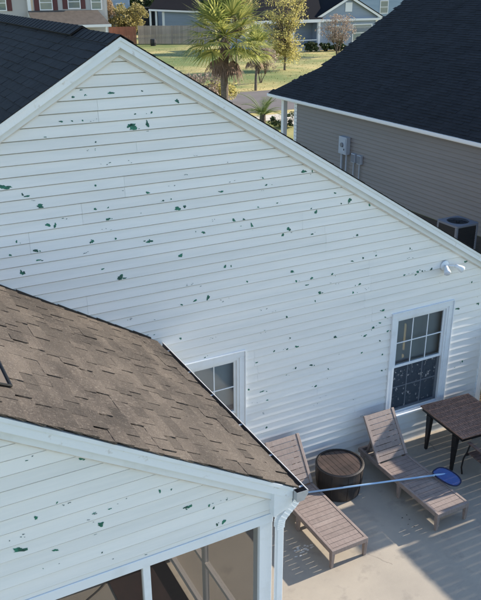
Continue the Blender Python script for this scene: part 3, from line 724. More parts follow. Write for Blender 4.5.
MB(T_).box(.0, .56, -.02, .01, .38, .414).build('seat_frame', 'tableleg', cr); MB(T_).box(.0, .56, -.48, -.45, .38, .414).build('seat_frame', 'tableleg', cr)
for x in (.0, .56):
    MB(T_).tube([(x, .03, .005), (x, .06, .12), (x, .04, .3), (x, -.02, .45), (x, -.06, .60), (x, -.09, .635)], .013, 8).build('leg', 'tableleg', cr, smooth=True)
    MB(T_).tube([(x, -.50, .005), (x, -.46, .2), (x, -.45, .4), (x, -.52, .7), (x, -.58, .92)], .013, 8).build('leg', 'tableleg', cr, smooth=True)
    MB(T_).box(x-.03, x+.03, -.50, -.03, .636, .655).build('armrest', 'chairwood', cr, .004)
for i in range(5): MB(T_).box(.02, .54, -.535-i*.012, -.52-i*.012, .50+i*.085, .565+i*.085).build('back_slat', 'chairwood', cr, .003)

# ------------------------------------------------------------------ pool skimmer
sk = thing('skimmer_net', (6.2, -1.1, .33), 'blue skimmer net on a long pale pole laid across both chaises', 'skimmer net')
pA = Vector((4.93, -.735, .338)); pB = Vector((7.17, -1.40, .352))
MB().tube([pA, pA.lerp(pB, .5), pB], .0145, 10).build('pole', 'pole', sk, smooth=True)
d_ = (pB-pA).normalized(); n_ = Vector((-d_.y, d_.x, 0))
cN = Vector((7.265, -1.515, .345)); ax_ = Vector((.13, -1, 0)).normalized(); ay_ = Vector((1, .13, 0)).normalized()
outl = []
for i in range(28):
    a = 2*math.pi*i/28; c_, s_ = math.cos(a), math.sin(a)
    outl.append(cN+ax_*.235*math.copysign(abs(c_)**.75, c_)+ay_*.125*math.copysign(abs(s_)**.75, s_)+Vector((0, 0, .004+.05*max(0, s_))))
MB().tube(outl+[outl[0]], .011, 6, False).build('rim', 'netrim', sk, smooth=True)
nb = MB(); nb.add([cN+Vector((0, 0, -.004))]+[p+Vector((0, 0, -.001)) for p in outl], [(0, 1+i, 1+(i+1) % 28) for i in range(28)]); nb.build('net', 'net', sk)
MB().tube([pB-d_*.06, pB+d_*.0, pB+d_*.10, pB+d_*.17], [.018, .017, .012, .008], 8).build('bracket', 'pole', sk, smooth=True)

# ------------------------------------------------------------------ foliage helpers
def leaves(q, c, rad, n, size, rnd, shell=.35, squash=1.0):
    c = Vector(c)
    for _ in range(n):
        while True:
            d = Vector((rnd.uniform(-1, 1), rnd.uniform(-1, 1), rnd.uniform(-1, 1)))
            if .02 < d.length <= 1: break
        if rnd.random() < shell: d = d.normalized()*rnd.uniform(.7, 1.02)
        p = c+Vector((d.x*rad[0], d.y*rad[1], d.z*rad[2]))
        a = Vector((rnd.gauss(0, 1), rnd.gauss(0, 1), rnd.gauss(0, .7))).normalized(); b = a.cross(Vector((rnd.gauss(0, 1), rnd.gauss(0, 1), rnd.gauss(0, 1)))).normalized()
        s_ = size*rnd.uniform(.6, 1.4); a *= s_; b *= s_*.5
        q.add([p-a, p+b, p+a, p-b], [(0, 1, 2, 3)])
def tree(name, base, h, crown, label, cat, leafm, seed, nl=16, per=110, size=.16, trunk_r=.12, group=None, stems=1, bare=.0, th=.35, mt='trunk', cr=.62):
    """crown = list of (cx,cy,cz,rx,ry,rz) ellipsoids relative to base that clumps are scattered in"""
    rnd = random.Random(seed); b = Vector(base); root = thing(name, base, label, cat, group); tq = MB(); lq = MB()
    clumps = []
    for _ in range(nl):
        e = rnd.choice(crown)
        while True:
            d = Vector((rnd.uniform(-1, 1), rnd.uniform(-1, 1), rnd.uniform(-1, 1)))
            if .35 < d.length < 1: break
        clumps.append(Vector((e[0]+d.x*e[3], e[1]+d.y*e[4], e[2]+d.z*e[5])))
    forks = []
    for s_ in range(stems):
        a = 6.28*s_/stems+rnd.uniform(0, 1); sp = 0 if stems == 1 else .25*h*.35
        top = Vector((math.cos(a)*sp+rnd.uniform(-.1, .1), math.sin(a)*sp+rnd.uniform(-.1, .1), h*th))
        mid = top*.5+Vector((rnd.uniform(-.06, .06), rnd.uniform(-.06, .06), 0))
        tq.tube([b+Vector((math.cos(a)*sp*.2, math.sin(a)*sp*.2, -.05)), b+mid, b+top], [trunk_r, trunk_r*.85, trunk_r*.7], 8); forks.append(top)
    for c in clumps:
        f = min(forks, key=lambda v: (v-c).length); m1 = f.lerp(c, .5)+Vector((rnd.uniform(-.2, .2), rnd.uniform(-.2, .2), rnd.uniform(0, .25)))
        tq.tube([b+f, b+m1, b+c], [trunk_r*.42, trunk_r*.25, trunk_r*.08], 5)
        for _ in range(3):
            e2 = c+Vector((rnd.gauss(0, .4), rnd.gauss(0, .4), rnd.gauss(.1, .35))); tq.tube([b+m1.lerp(c, .6), b+e2], [trunk_r*.14, trunk_r*.04], 4)
        if rnd.random() >= bare:
            r = rnd.uniform(.5, 1.1)*cr; leaves(lq, b+c, (r, r, r*.75), per, size, rnd)
    tq.build('trunk', mt, root); lq.build('crown', leafm, root)
    return root

# ------------------------------------------------------------------ side yard: unseen fence and gate added as patio shade casters; hedge shrub
def shade_fence(x, y0, y1, h, name, label, cat, mt, gap=.0030, pw=.139, holes=()):
    root = thing(name, (x, (y0+y1)/2, 0), label, cat)
    y = y0
    while y+pw <= y1+.01:
        z1 = h-random.uniform(0, .006)
        for hole in holes:
            if hole[0] < y+pw/2 < hole[1]: MB().box(x, x+.018, y, y+pw, hole[3], z1).build('picket', mt, root); z1 = hole[2]
        MB().prism([(x, y, -.06), (x, y+pw, -.06), (x, y+pw, z1), (x, y, z1)], (.018, 0, 0)).build('picket', mt, root); y += pw+gap
    for z in (.25, .95, h-.09 if holes else h-.25): MB().box(x+.0185, x+.056, y0, y1, z, z+.085).build('rail', mt, root)
    for yy in ((y1-.09,) if holes else (y0, (y0+y1)/2, y1-.09)): MB().box(x+.0565, x+.145, yy, yy+.09, -.1, h-.04).build('post', mt, root)
    return root
shade_fence(9.47, -6.2, -2.12, 1.69, 'shade_fence', 'unseen tan picket fence added to shade the right of the patio', 'fence', 'shade_fence_wood')  # out of view, added to throw the striped shade over the slab
gt_ = shade_fence(9.47, -2.115, -.12, 1.92, 'shade_gate', 'unseen taller picket gate added for shade, its openings shaping the sun patches', 'gate', 'shade_fence_wood', holes=((-1.16, -.72, 1.56, 1.83), (-2.12, -1.86, 1.30, 1.66)))  # added out of view; holes placed so sun patches reach the right chaise
rnd = random.Random(77)
sh2 = thing('hedge_shrub', (10.35, 1.0, -.1), 'dark green hedge shrub just past the white corner board', 'shrub')
lq = MB(); leaves(lq, (10.45, 1.0, .35), (.6, .8, .55), 2200, .05, rnd, .3); lq.build('crown', 'hedge_leaf', sh2)
MB().tube([(10.4, 1.0, -.12), (10.4, 1.0, .5)], .04, 6).build('trunk', 'trunk', sh2)

# ------------------------------------------------------------------ neighbour's taupe house
nb_ = thing('neighbor_house', (21, 11, 0), 'taupe sided house with navy shingle roof beyond the white gable', 'house')
WX = 17.5; EX = 17.18; EZ = 2.90; NS = .60; NY0, NY1 = 2.0, 21.3; RX = 25.4
zz = -.1; sq = MB(); wl0, wl1 = 2.4, 19.55
while zz < 2.72:
    z1 = min(zz+.128, 2.74)
    sq.quad((WX-.034, wl0, zz), (WX-.001, wl0, z1), (WX-.001, wl1, z1), (WX-.034, wl1, zz)); sq.quad((WX-.001, wl0, zz), (WX-.034, wl0, zz), (WX-.034, wl1, zz), (WX-.001, wl1, zz)); zz += .15
tag(sq.build('siding', 'beige', nb_), kind='stuff')
MB().box(WX, WX+.15, 2.4, 19.55, -.1, 2.74).build('wall', 'beige', nb_)
MB().box(WX+.151, 33, 19.4, 19.55, -.1, 2.9).build('front_wall', 'beige', nb_)
MB().box(WX+.151, 33, 2.4, 2.55, -.1, 2.9).build('rear_wall', 'beige', nb_)
MB().box(WX-.03, WX+.12, 19.38, 19.60, -.1, 2.68).build('corner_board', 'white_far', nb_)
MB().box(WX-.02, WX+.17, 20.5, 20.70, -.1, 2.68).build('porch_column', 'white_far', nb_)
for xx in (21, 25): MB().box(xx, xx+.2, 20.5, 20.7, -.1, 2.68).build('porch_column', 'white_far', nb_)
MB().box(WX-.04, 33, 19.61, 20.9, -.1, .02).build('porch_floor', 'sidewalk', nb_)
MB().box(EX-.0, EX+.025, NY0, NY1, EZ-.17, EZ-.005).build('eave_fascia', 'white_far', nb_)
MB().box(EX+.026, WX+.16, NY0, NY1, EZ-.17, EZ-.15).build('soffit', 'white_far', nb_)
MB().box(EX-.09, EX-.001, NY0, NY1+.02, EZ-.12, EZ-.02).build('gutter', 'white_far', nb_)
MB().box(EX+.0, 33, NY1+.0, NY1+.025, EZ-.17, EZ-.005).build('eave_fascia', 'white_far', nb_)
# roof: main slope with a hipped porch corner
hipx, hipy = 19.05, 20.03
top = lambda x: EZ+NS*(x-EX)
rf = MB(); rz_ = top(RX)
rf.add([(EX-.03, NY0, EZ-.01), (EX-.03, NY1+.03, EZ-.01), (hipx, hipy, top(hipx)), (RX, hipy, rz_), (RX, NY0, rz_), (33.4, NY0, EZ), (33.4, hipy, EZ), (33.4, NY1, EZ)],
       [(0, 4, 3, 2, 1), (4, 5, 6, 3), (1, 2, 7), (2, 3, 6, 7)])
nroof = rf.build('roof', 'underlay_dark', nb_)
dvn = Vector((1, 0, NS)).normalized(); nn = Vector((-NS, 0, 1)).normalized(); cN_ = dvn.x
def nclip(a, b, v):
    x = EX+v*cN_; ymax = NY1-(x-EX)*(NY1-hipy)/(hipx-EX) if x < hipx else hipy
    return NY0+b <= ymax+.12
tag(shingle_mesh(Vector((EX-.04, NY0, EZ-.008)), Vector((0, 1, 0)), dvn, nn, NY1-NY0, (RX-EX)/cN_, .145, .33, random.Random(6), .009, nclip).build('shingles', 'shingle_dark', nroof), kind='stuff')
# meter boxes and conduits on the wall
mb = thing('meter_box', (17.42, 15.7, 1.2), 'tall grey electric meter box on the taupe wall', 'meter box')
MB().box(17.28, 17.48, 15.40, 15.92, 1.18, 1.86).build('cabinet', 'meter', mb, .012)
MB().box(17.265, 17.279, 15.45, 15.87, 1.24, 1.80).build('door', 'meter', mb, .006)
MB().tube([(17.262, 15.66, 1.55), (17.22, 15.66, 1.55)], [.09, .085], 16).build('meter_dial', 'ac_top', mb)
MB().box(17.25, 17.262, 15.5, 15.54, 1.35, 1.42).build('latch', 'ac_dark', mb)
MB().tube([(17.40, 15.84, 1.178), (17.40, 15.84, -.1)], .045, 8).build('conduit', 'meter', mb)
MB().tube([(17.40, 15.52, 1.178), (17.40, 15.52, -.1)], .03, 8).build('conduit', 'meter', mb)
for nm, y0, y1, lab in (('junction_box', 14.93, 15.17, 'small grey junction box beside the tall meter box'), ('disconnect_box', 14.55, 14.80, 'small grey disconnect box farthest from the tall meter box')):
    b_ = thing(nm, (17.44, (y0+y1)/2, .9), lab, 'electrical box')
    MB().box(17.36, 17.48, y0, y1, .95, 1.30).build('cabinet', 'meter', b_, .01)
    MB().box(17.35, 17.359, y0+.02, y1-.02, .98, 1.27).build('cover', 'ac_top', b_)
    MB().tube([(17.42, (y0+y1)/2, .948), (17.42, (y0+y1)/2, -.1)], .022, 8).build('conduit', 'meter', b_)
# condenser
ac = thing('air_conditioner', (15.62, 7.35, -.1), 'black and grey air conditioner unit by the taupe wall', 'air conditioner')
hw = .43; ax0, ay0 = 15.62, 7.33
def rrect(h, r, z, n=5):
    P = []
    for cx, cy, a0 in ((h-r, h-r, 0), (-h+r, h-r, 90), (-h+r, -h+r, 180), (h-r, -h+r, 270)):
        for k in range(n+1): a = R(a0+90*k/n); P.append((ax0+cx+r*math.cos(a), ay0+cy+r*math.sin(a), z))
    return P
MB().box(ax0-.5, ax0+.5, ay0-.5, ay0+.5, -.13, -.03).build('pad', 'sidewalk', ac)
MB().prism(rrect(hw-.02, .08, -.03), (0, 0, .87)).build('coil_cabinet', 'ac_dark', ac)
for i in range(14): MB().prism(rrect(hw-.010, .08, .02+i*.055), (0, 0, .014)).build('guard_wire', 'ac_dark', ac)
for sx in (-1, 1):
    for sy in (-1, 1): MB().box(ax0+sx*(hw-.05)-.045, ax0+sx*(hw-.05)+.045, ay0+sy*(hw-.05)-.045, ay0+sy*(hw-.05)+.045, -.03, .839).build('corner_panel', 'ac_top', ac, .03)
# top cover with a round fan opening
q = MB(); o1 = rrect(hw+.01, .09, .84); n = len(o1); fr_ = .32
ring = [(ax0+fr_*math.cos(2*math.pi*k/n+.26), ay0+fr_*math.sin(2*math.pi*k/n+.26), .90) for k in range(n)]
o2 = [(x, y, .895) for x, y, z in o1]; r2 = [(x, y, .80) for x, y, z in ring]
q.add(o1+o2+ring+r2, [(i, (i+1) % n, n+(i+1) % n, n+i) for i in range(n)]+[(n+i, n+(i+1) % n, 2*n+(i+1) % n, 2*n+i) for i in range(n)]+[(2*n+i, 2*n+(i+1) % n, 3*n+(i+1) % n, 3*n+i) for i in range(n)])
q.build('top_cover', 'ac_top', ac)
MB().add([(x, y, .842) for x, y, z in ring], [tuple(range(n))]).build('fan_shroud', 'ac_dark', ac)
for rr_ in (.08, .16, .24, .30): MB().tube([(ax0+rr_*math.cos(R(t)), ay0+rr_*math.sin(R(t)), .905) for t in range(0, 361, 20)], .004, 4, False).build('grille_ring', 'ac_dark', ac)
for k in range(8):
    a = R(45*k); MB().tube([(ax0+.03*math.cos(a), ay0+.03*math.sin(a), .908), (ax0+.33*math.cos(a), ay0+.33*math.sin(a), .904)], .004, 4).build('grille_spoke', 'ac_dark', ac)
MB().lathe([(0, .86), (.06, .86), (.06, .90), (0, .905)], (ax0, ay0, 0), 14).build('fan_motor', 'ac_dark', ac)

# ------------------------------------------------------------------ palms
def fan_frond(q, lq, base, d, L_, pet, rnd, droop, nleaf=15, wleaf=.05, spread=1.25):
    """costapalmate frond: petiole then a fan of drooping blades"""
    d = Vector(d).normalized(); side = d.cross(Vector((0, 0, 1)))
    side = side.normalized() if side.length > .1 else Vector((1, 0, 0)); up = side.cross(d).normalized()
    base = Vector(base); pts = [base]; dd = d.copy(); st = pet/4
    for i in range(4): dd = (dd+Vector((0, 0, -droop*.10))).normalized(); pts.append(pts[-1]+dd*st)
    q.tube(pts, [.028, .024, .02, .017, .013], 4)
    c = pts[-1]
    for i in range(nleaf):
        a = (i/(nleaf-1)-.5)*2*spread; l = L_*(1-.28*abs(a)/spread)*rnd.uniform(.85, 1.1)
        v = (dd*math.cos(a)+side*math.sin(a)+up*(.25-.18*abs(a))).normalized()
        w_ = (side*math.cos(a)-dd*math.sin(a)).normalized()*wleaf
        p0 = c+dd*.1*(1-abs(a)); p1 = p0+v*l*.55; v2 = (v+Vector((0, 0, -droop*rnd.uniform(.5, .95)))).normalized(); p2 = p1+v2*l*.5
        lq.add([p0-w_*.4, p0+w_*.4, p1-w_, p1+w_, p2], [(0, 1, 3, 2), (2, 3, 4)])
def palm(name, base, h, r, n, label, seed, dead=10, trunk_r=.2, fr=1.3, pet=1.1, leafm='palm_leaf', blade=.05, group='palms in front of the street'):
    rnd = random.Random(seed); b = Vector(base); root = thing(name, base, label, 'palm tree', group)
    tp = [b+Vector((rnd.uniform(-.03, .03), rnd.uniform(-.03, .03), h*i/6-.1*(i == 0))) for i in range(7)]
    MB().tube(tp, [trunk_r*1.15, trunk_r, trunk_r*.95, trunk_r*.97, trunk_r, trunk_r*1.05, trunk_r*.8], 12).build('trunk', 'palm_trunk', root)
    top_ = tp[-1]; bt = MB()
    for i in range(int(26*min(1, h/3))):
        a = i*2.4; z = -rnd.uniform(.0, .28*h); p = top_+Vector((math.cos(a)*trunk_r*.9, math.sin(a)*trunk_r*.9, z)); o_ = Vector((math.cos(a), math.sin(a), 1.1)).normalized()
        bt.tube([p, p+o_*rnd.uniform(.18, .4)], [.075, .035], 5)
    if bt.v: bt.build('leaf_boots', 'boot', root)
    pq, lq, dq = MB(), MB(), MB()
    for i in range(n):
        a = i*2.399+rnd.uniform(-.2, .2); el_ = R(88-116*(i/n)**.85)+rnd.uniform(-.1, .1)
        d = Vector((math.cos(a)*math.cos(el_), math.sin(a)*math.cos(el_), math.sin(el_)))
        fan_frond(pq, lq, top_+d*.1, d, fr*rnd.uniform(.85, 1.12), pet*rnd.uniform(.8, 1.1), rnd, .25+.5*(i/n), 15, blade)
    for i in range(dead):
        a = rnd.uniform(0, 6.28); el_ = R(rnd.uniform(-65, -35)); d = Vector((math.cos(a)*math.cos(el_), math.sin(a)*math.cos(el_), math.sin(el_)))
        fan_frond(dq, dq, top_+Vector((0, 0, -.25))+d*.15, d, fr*rnd.uniform(.6, .9), pet*.75, rnd, 1.3, 11, blade*.8, .9)
    pq.build('petioles', leafm, root); lq.build('fronds', leafm, root)
    if dq.v: dq.build('dead_fronds', 'dead', root)
    return root
palm('palm_tree', (20.3, 31.9, -.1), 4.75, 2, 56, 'large fan palm with shaggy trunk rising behind the white rake', 5, dead=16, trunk_r=.23, fr=1.55, pet=1.45, blade=.058)
palm('palm_tree', (28.5, 42.9, -.1), 3.0, 1.5, 32, 'small slim palm right of the large fan palm', 8, dead=5, trunk_r=.10, fr=1.0, pet=.8, blade=.045)
# low feathery palm
def feather_palm(base, n, Lf, label, seed):
    rnd = random.Random(seed); b = Vector(base); root = thing('feather_palm', base, label, 'palm tree')
    st, lq = MB(), MB()
    for i in range(n):
        a = i*2.399; el_ = R(rnd.uniform(35, 82)); d = Vector((math.cos(a)*math.cos(el_), math.sin(a)*math.cos(el_), math.sin(el_))); p = b+Vector((0, 0, .55)); pts = [p]
        L_ = Lf*rnd.uniform(.8, 1.15)
        for k in range(9): d = (d+Vector((0, 0, -.15))).normalized(); p = p+d*L_/9; pts.append(p)
        st.tube(pts, [.025-.0022*k for k in range(10)], 4)
        for k in range(2, 10):
            t = (pts[k]-pts[k-1]).normalized(); s_ = t.cross(Vector((0, 0, 1))).normalized()
            for f_ in (0, .33, .66):
                pp = pts[k-1].lerp(pts[k], f_)
                for sg in (-1, 1):
                    v = (t*.7+s_*sg+Vector((0, 0, .25))).normalized()*.42*rnd.uniform(.8, 1.1)*(1-.05*abs(k-5)); w_ = t*.014
                    lq.add([pp-w_, pp+w_, pp+v+Vector((0, 0, -.06))], [(0, 1, 2)])
    MB().tube([b+Vector((0, 0, -.05)), b+Vector((0, 0, .65))], [.2, .17], 10).build('trunk', 'palm_trunk', root)
    st.build('stems', 'palm_leaf2', root); lq.build('fronds', 'palm_leaf2', root); return root
feather_palm((21.4, 29.3, -.1), 26, 1.75, 'low feathery green palm beside the pale pavement', 3)

# ------------------------------------------------------------------ trees and bushes across the street
tree('leafy_tree', (38.0, 54.5, -.1), 7.6, [(0, 0, 5.6, 1.9, 1.8, 2.2), (-.5, 0, 3.2, 1.7, 1.6, 1.9), (.4, 0, 1.6, 1.3, 1.2, 1.0)], 'yellow leaved tree on the lawn in front of the blue porch', 'tree', 'yellow_leaf', 31, 120, 72, .085, .11, th=.3, cr=.8)
tree('leafy_tree', (34.9, 58.5, -.1), 7.5, [(0, 0, 5.2, 2.0, 1.5, 2.2)], 'thin olive tree behind the large palm crown', 'tree', 'olive_leaf', 33, 80, 44, .085, .10, th=.35, cr=.8)
tree('leafy_tree', (57, 104, -.1), 9, [(0, 0, 5.2, 4.5, 2.5, 3.4)], 'wide dark green tree far behind the palm crown', 'tree', 'green_leaf', 34, 70, 90, .22, .25, th=.3)
tree('bare_tree', (50.9, 64.5, -.1), 4.4, [(0, 0, 2.9, 2.1, 1.9, 1.4)], 'sparse multi stemmed tree with dry russet leaves by the blue gable', 'tree', 'pink_leaf', 35, 70, 34, .085, .06, stems=5, th=.3)
tree('bush', (37.9, 96, -.1), 5.0, [(0, 0, 3.6, 3.2, 1.5, 1.6), (-1, 0, 2.5, 3.0, 1.5, 1.3)], 'large olive bush rising behind the reddish fence', 'bush', 'olive_leaf', 36, 80, 90, .13, .10, stems=3, th=.25, cr=.8)
tree('bush', (34.6, 96, -.1), 5.6, [(0, 0, 4.6, 1.2, 1.2, 1.9)], 'dry tan small tree beside the shuttered grey house', 'tree', 'brown_leaf', 37, 50, 50, .11, .08, th=.3)
tree('leafy_tree', (49.5, 121, -.1), 8, [(0, 0, 5, 3.5, 2, 2.6)], 'dark green tree behind the blue grey house', 'tree', 'green_leaf', 44, 50, 90, .2, .2, th=.3, cr=1.0)
tree('bush', (20.9, 36.4, -.1), 2.4, [(0, 0, 1.5, 1.6, 1.0, .9)], 'dry brownish bush under the large palm', 'bush', 'pink_leaf', 38, 60, 60, .07, .03, stems=4, th=.2, cr=.4)
tree('bush', (22.9, 37.6, -.1), 1.6, [(0, 0, .9, 1.2, .9, .6)], 'low yellow green bush right of the palm trunk', 'bush', 'yellow_leaf', 39, 50, 60, .07, .03, stems=4, th=.2, cr=.35)
tree('bush', (31.2, 47.0, -.1), 3.2, [(0, 0, 2.0, 1.1, 1.0, 1.2)], 'dry shrub between the small palm and yellow tree', 'bush', 'pink_leaf', 40, 50, 50, .08, .04, stems=4, th=.2)
tree('bush', (22.3, 28.2, -.1), .9, [(0, 0, .45, .9, .6, .35)], 'low green bush in front of the taupe house porch', 'bush', 'green_leaf', 43, 16, 80, .06, .03, stems=3, th=.2, cr=.25)
for i, (x, y, sx, lab) in enumerate(((51.6, 70.9, 1.0, 'dark clipped shrub left under the blue porch'), (53.4, 70.7, .9, 'dark clipped shrub in the middle under the blue porch'), (55.2, 70.4, .9, 'dark clipped shrub right under the blue porch window'))):
    tree('hedge', (x, y, -.1), 1.1, [(0, 0, .55, sx, .7, .5)], lab, 'shrub', 'hedge_leaf', 60+i, 18, 90, .11, .04, 'shrubs along the blue house', stems=3, th=.2, cr=.3)
# fallen leaves and tufts on the far lawn
q = MB(); rnd = random.Random(12)
for _ in range(5000):
    x = rnd.uniform(20, 62); y = rnd.uniform(43, 84); s_ = rnd.uniform(.03, .07); hgt = rnd.uniform(.03, .09); a = rnd.uniform(0, 6.3); dx, dy = math.cos(a)*s_, math.sin(a)*s_
    q.add([(x-dx, y-dy, -.11), (x+dx, y+dy, -.11), (x+rnd.uniform(-.06, .06), y+rnd.uniform(-.06, .06), -.1+hgt)], [(0, 1, 2)])
tag(q.build('grass_tufts', leafmat('tuft', (.10, .11, .03), (.33, .26, .10))), 'dry grass tufts scattered over the far lawn', 'grass', kind='stuff')

# ------------------------------------------------------------------ far fences
def board_fence(x0, y0, x1, y1, h, name, label, mt, pw=.19):
    root = thing(name, ((x0+x1)/2, (y0+y1)/2, -.1), label, 'fence'); d = Vector((x1-x0, y1-y0, 0)); L_ = d.length; d.normalize(); nrm = Vector((d.y, -d.x, 0))
    n = int(L_/pw); me = []
    for k in range(4):
        q = MB(); z1 = h+random.uniform(-.03, .03); q.prism([(0, 0, 0), (pw-.015, 0, 0), (pw-.015, 0, z1-.05), (pw-.05, 0, z1), (.035, 0, z1), (0, 0, z1-.05)], (0, .02, 0))
        m_ = bpy.data.meshes.new('plank'); m_.from_pydata(q.v, [], q.f); m_.materials.append(M[mt]); me.append(m_)
    a = math.atan2(d.y, d.x)
    for i in range(n):
        o = bpy.data.objects.new('plank', random.choice(me)); COL.objects.link(o); o.parent = root
        o.location = Vector((x0, y0, -.1))+d*i*pw-Vector(root.location); o.rotation_euler = (0, 0, a)
    for i in range(0, n, 12):
        p = Vector((x0, y0, -.12))+d*i*pw-nrm*.09; MB().box(p.x-.06, p.x+.06, p.y-.06, p.y+.06, -.12, h-.1).build('post', mt, root)
    return root
board_fence(38.2, 93.5, 47.5, 88.6, 2.35, 'wooden_fence', 'weathered grey wooden fence behind the green lawn', 'wood_fence')
board_fence(33.6, 94.0, 38.1, 93.6, 2.25, 'wooden_fence', 'reddish brown wooden fence left of the grey fence', 'red_fence')
tag(MB().lathe([(0, 0), (.35, 0), (.42, .4), (.38, .8), (.3, .86), (0, .9)], (38.6, 89.2, -.1), 12).build('trash_bin', 'ac_dark'), 'black bin standing in front of the grey fence', 'bin')

# ------------------------------------------------------------------ far houses
def far_window(parent, x0, x1, z0, z1, y, shut=None, mul=1):
    fr_ = MB(); t = .11
    fr_.box(x0, x1, y-.06, y-.005, z1-t, z1); fr_.box(x0, x1, y-.06, y-.005, z0, z0+t); fr_.box(x0, x0+t, y-.06, y-.005, z0+t, z1-t); fr_.box(x1-t, x1, y-.06, y-.005, z0+t, z1-t)
    fr_.box(x0+t, x1-t, y-.05, y-.005, (z0+z1)/2-.04, (z0+z1)/2+.04)
    wn = fr_.build('window', 'white_far', parent)
    for a, b in ((z0+t, (z0+z1)/2-.04), ((z0+z1)/2+.04, z1-t)): MB().quad((x0+t, y-.02, a), (x1-t, y-.02, a), (x1-t, y-.02, b), (x0+t, y-.02, b)).build('pane', 'glass', wn)
    MB().quad((x0+t, y-.004, z0+t), (x1-t, y-.004, z0+t), (x1-t, y-.004, z1-t), (x0+t, y-.004, z1-t)).build('curtain', 'blind', wn)
    if shut:
        for a, b in ((x0-.62, x0-.02), (x1+.02, x1+.62)):
            s_ = MB().box(a, b, y-.05, y-.004, z0, z1).build('shutter', 'shutter', parent)
            MB().box(a+.08, b-.08, y-.06, y-.0505, z0+.1, z1-.1).build('louvre_panel', 'shutter', s_)
def lap(parent, x0, x1, z0, z1, y, mt, e=.18):
    q = MB(); z = z0
    while z < z1: q.quad((x0, y-.02, z), (x1, y-.02, z), (x1, y-.002, min(z+e, z1)), (x0, y-.002, min(z+e, z1))); z += e
    return tag(q.build('siding', mt, parent), kind='stuff')
# A: grey two storey house with maroon shutters, top left
Y_ = 88
A = thing('far_house', (20, 92, -.1), 'grey two storey house with maroon shutters at the upper left', 'house')
MB().box(10, 22.5, Y_+.3, Y_+9, -.1, 7.2).build('wall', 'grey_wall', A); lap(A, 10, 22.5, 3, 7, Y_+.3, 'grey_wall')
MB().box(22.75, 32.2, Y_, Y_+9.1, -.1, 7.2).build('wall', 'grey_wall', A); lap(A, 23, 32.1, 3.8, 7, Y_, 'grey_wall')
MB().box(22.35, 22.74, Y_-.06, Y_+.29, -.1, 7.2).build('corner_board', 'white_far', A)
MB().box(22.741, 23.0, Y_-.05, Y_-.003, -.1, 7.2).build('corner_board', 'tan_trim', A)
far_window(A, 18.3, 19.95, 4.55, 6.3, Y_+.28, True); far_window(A, 23.75, 25.35, 4.55, 6.3, Y_-.02, True); far_window(A, 27.2, 28.8, 4.65, 6.3, Y_-.02, True)
MB().prism([(22.3, Y_-.03, 4.45), (30.9, Y_-.03, 4.40), (31.6, Y_-2.6, 2.85), (22.3, Y_-2.6, 2.95)], (0, 0, .1)).build('porch_roof', 'porch_shingle', A)
MB().box(22.3, 31.7, Y_-2.66, Y_-2.61, 2.62, 2.93).build('porch_fascia', 'white_far', A)
for xx in (23, 27, 31): MB().box(xx, xx+.22, Y_-2.5, Y_-2.28, -.1, 2.85).build('porch_column', 'white_far', A)
MB().prism([(9.5, Y_-.5, 7.2), (32.7, Y_-.5, 7.2), (32.7, Y_+9.6, 7.2), (9.5, Y_+9.6, 7.2)], (0, 0, .2)).build('roof', 'porch_shingle', A)
far_window(A, 30.1, 31.5, 4.5, 6.3, Y_-.02, False)
# A2: pale blue-white house corner behind the bush
P2 = thing('far_house', (42, 120, -.1), 'pale blue house wall behind the olive bush', 'house')
MB().box(40.0, 45.4, 116, 124, -.1, 6.5).build('wall', 'blue_wall2', P2); lap(P2, 40.0, 45.4, 1, 6.5, 116, 'blue_wall2', .25)
MB().prism([(39.6, 115.5, 6.5), (45.8, 115.5, 6.5), (45.8, 120, 8.6), (39.6, 120, 8.6)], (0, 0, .15)).build('roof', 'navy_roof', P2)
far_window(P2, 43.0, 44.4, 2.6, 4.6, 115.98)
# B: blue grey house with dark roof behind the fence
Yb = 112
B = thing('far_house', (53, 116, -.1), 'blue grey house with low dark roof behind the grey fence', 'house')
MB().box(49.6, 58, Yb, Yb+8, -.1, 3.4).build('wall', 'blue_wall', B); lap(B, 49.6, 58, .5, 3.3, Yb, 'blue_wall', .22)
MB().box(47.2, 49.59, Yb+2.5, Yb+8, -.1, 3.9).build('wall', 'dark_in', B)
MB().box(49.35, 49.75, Yb-.05, Yb-.004, -.1, 3.3).build('corner_board', 'white_far', B)
MB().box(48.2, 48.45, Yb-.1, Yb+.15, -.1, 3.6).build('porch_column', 'white_far', B); MB().box(47.2, 47.45, Yb-.1, Yb+.15, -.1, 3.9).build('porch_column', 'white_far', B)
MB().prism([(46.9, Yb-.4, 3.75), (58.5, Yb-.4, 3.15), (58.5, Yb+4, 6.6), (52, Yb+4, 7.4)], (0, 0, .12)).build('roof', 'navy_roof', B)
MB().prism([(46.9, Yb-.45, 3.50), (58.5, Yb-.45, 2.9), (58.5, Yb-.45, 3.18), (46.9, Yb-.45, 3.78)], (0, .04, 0)).build('eave_fascia', 'white_far', B)
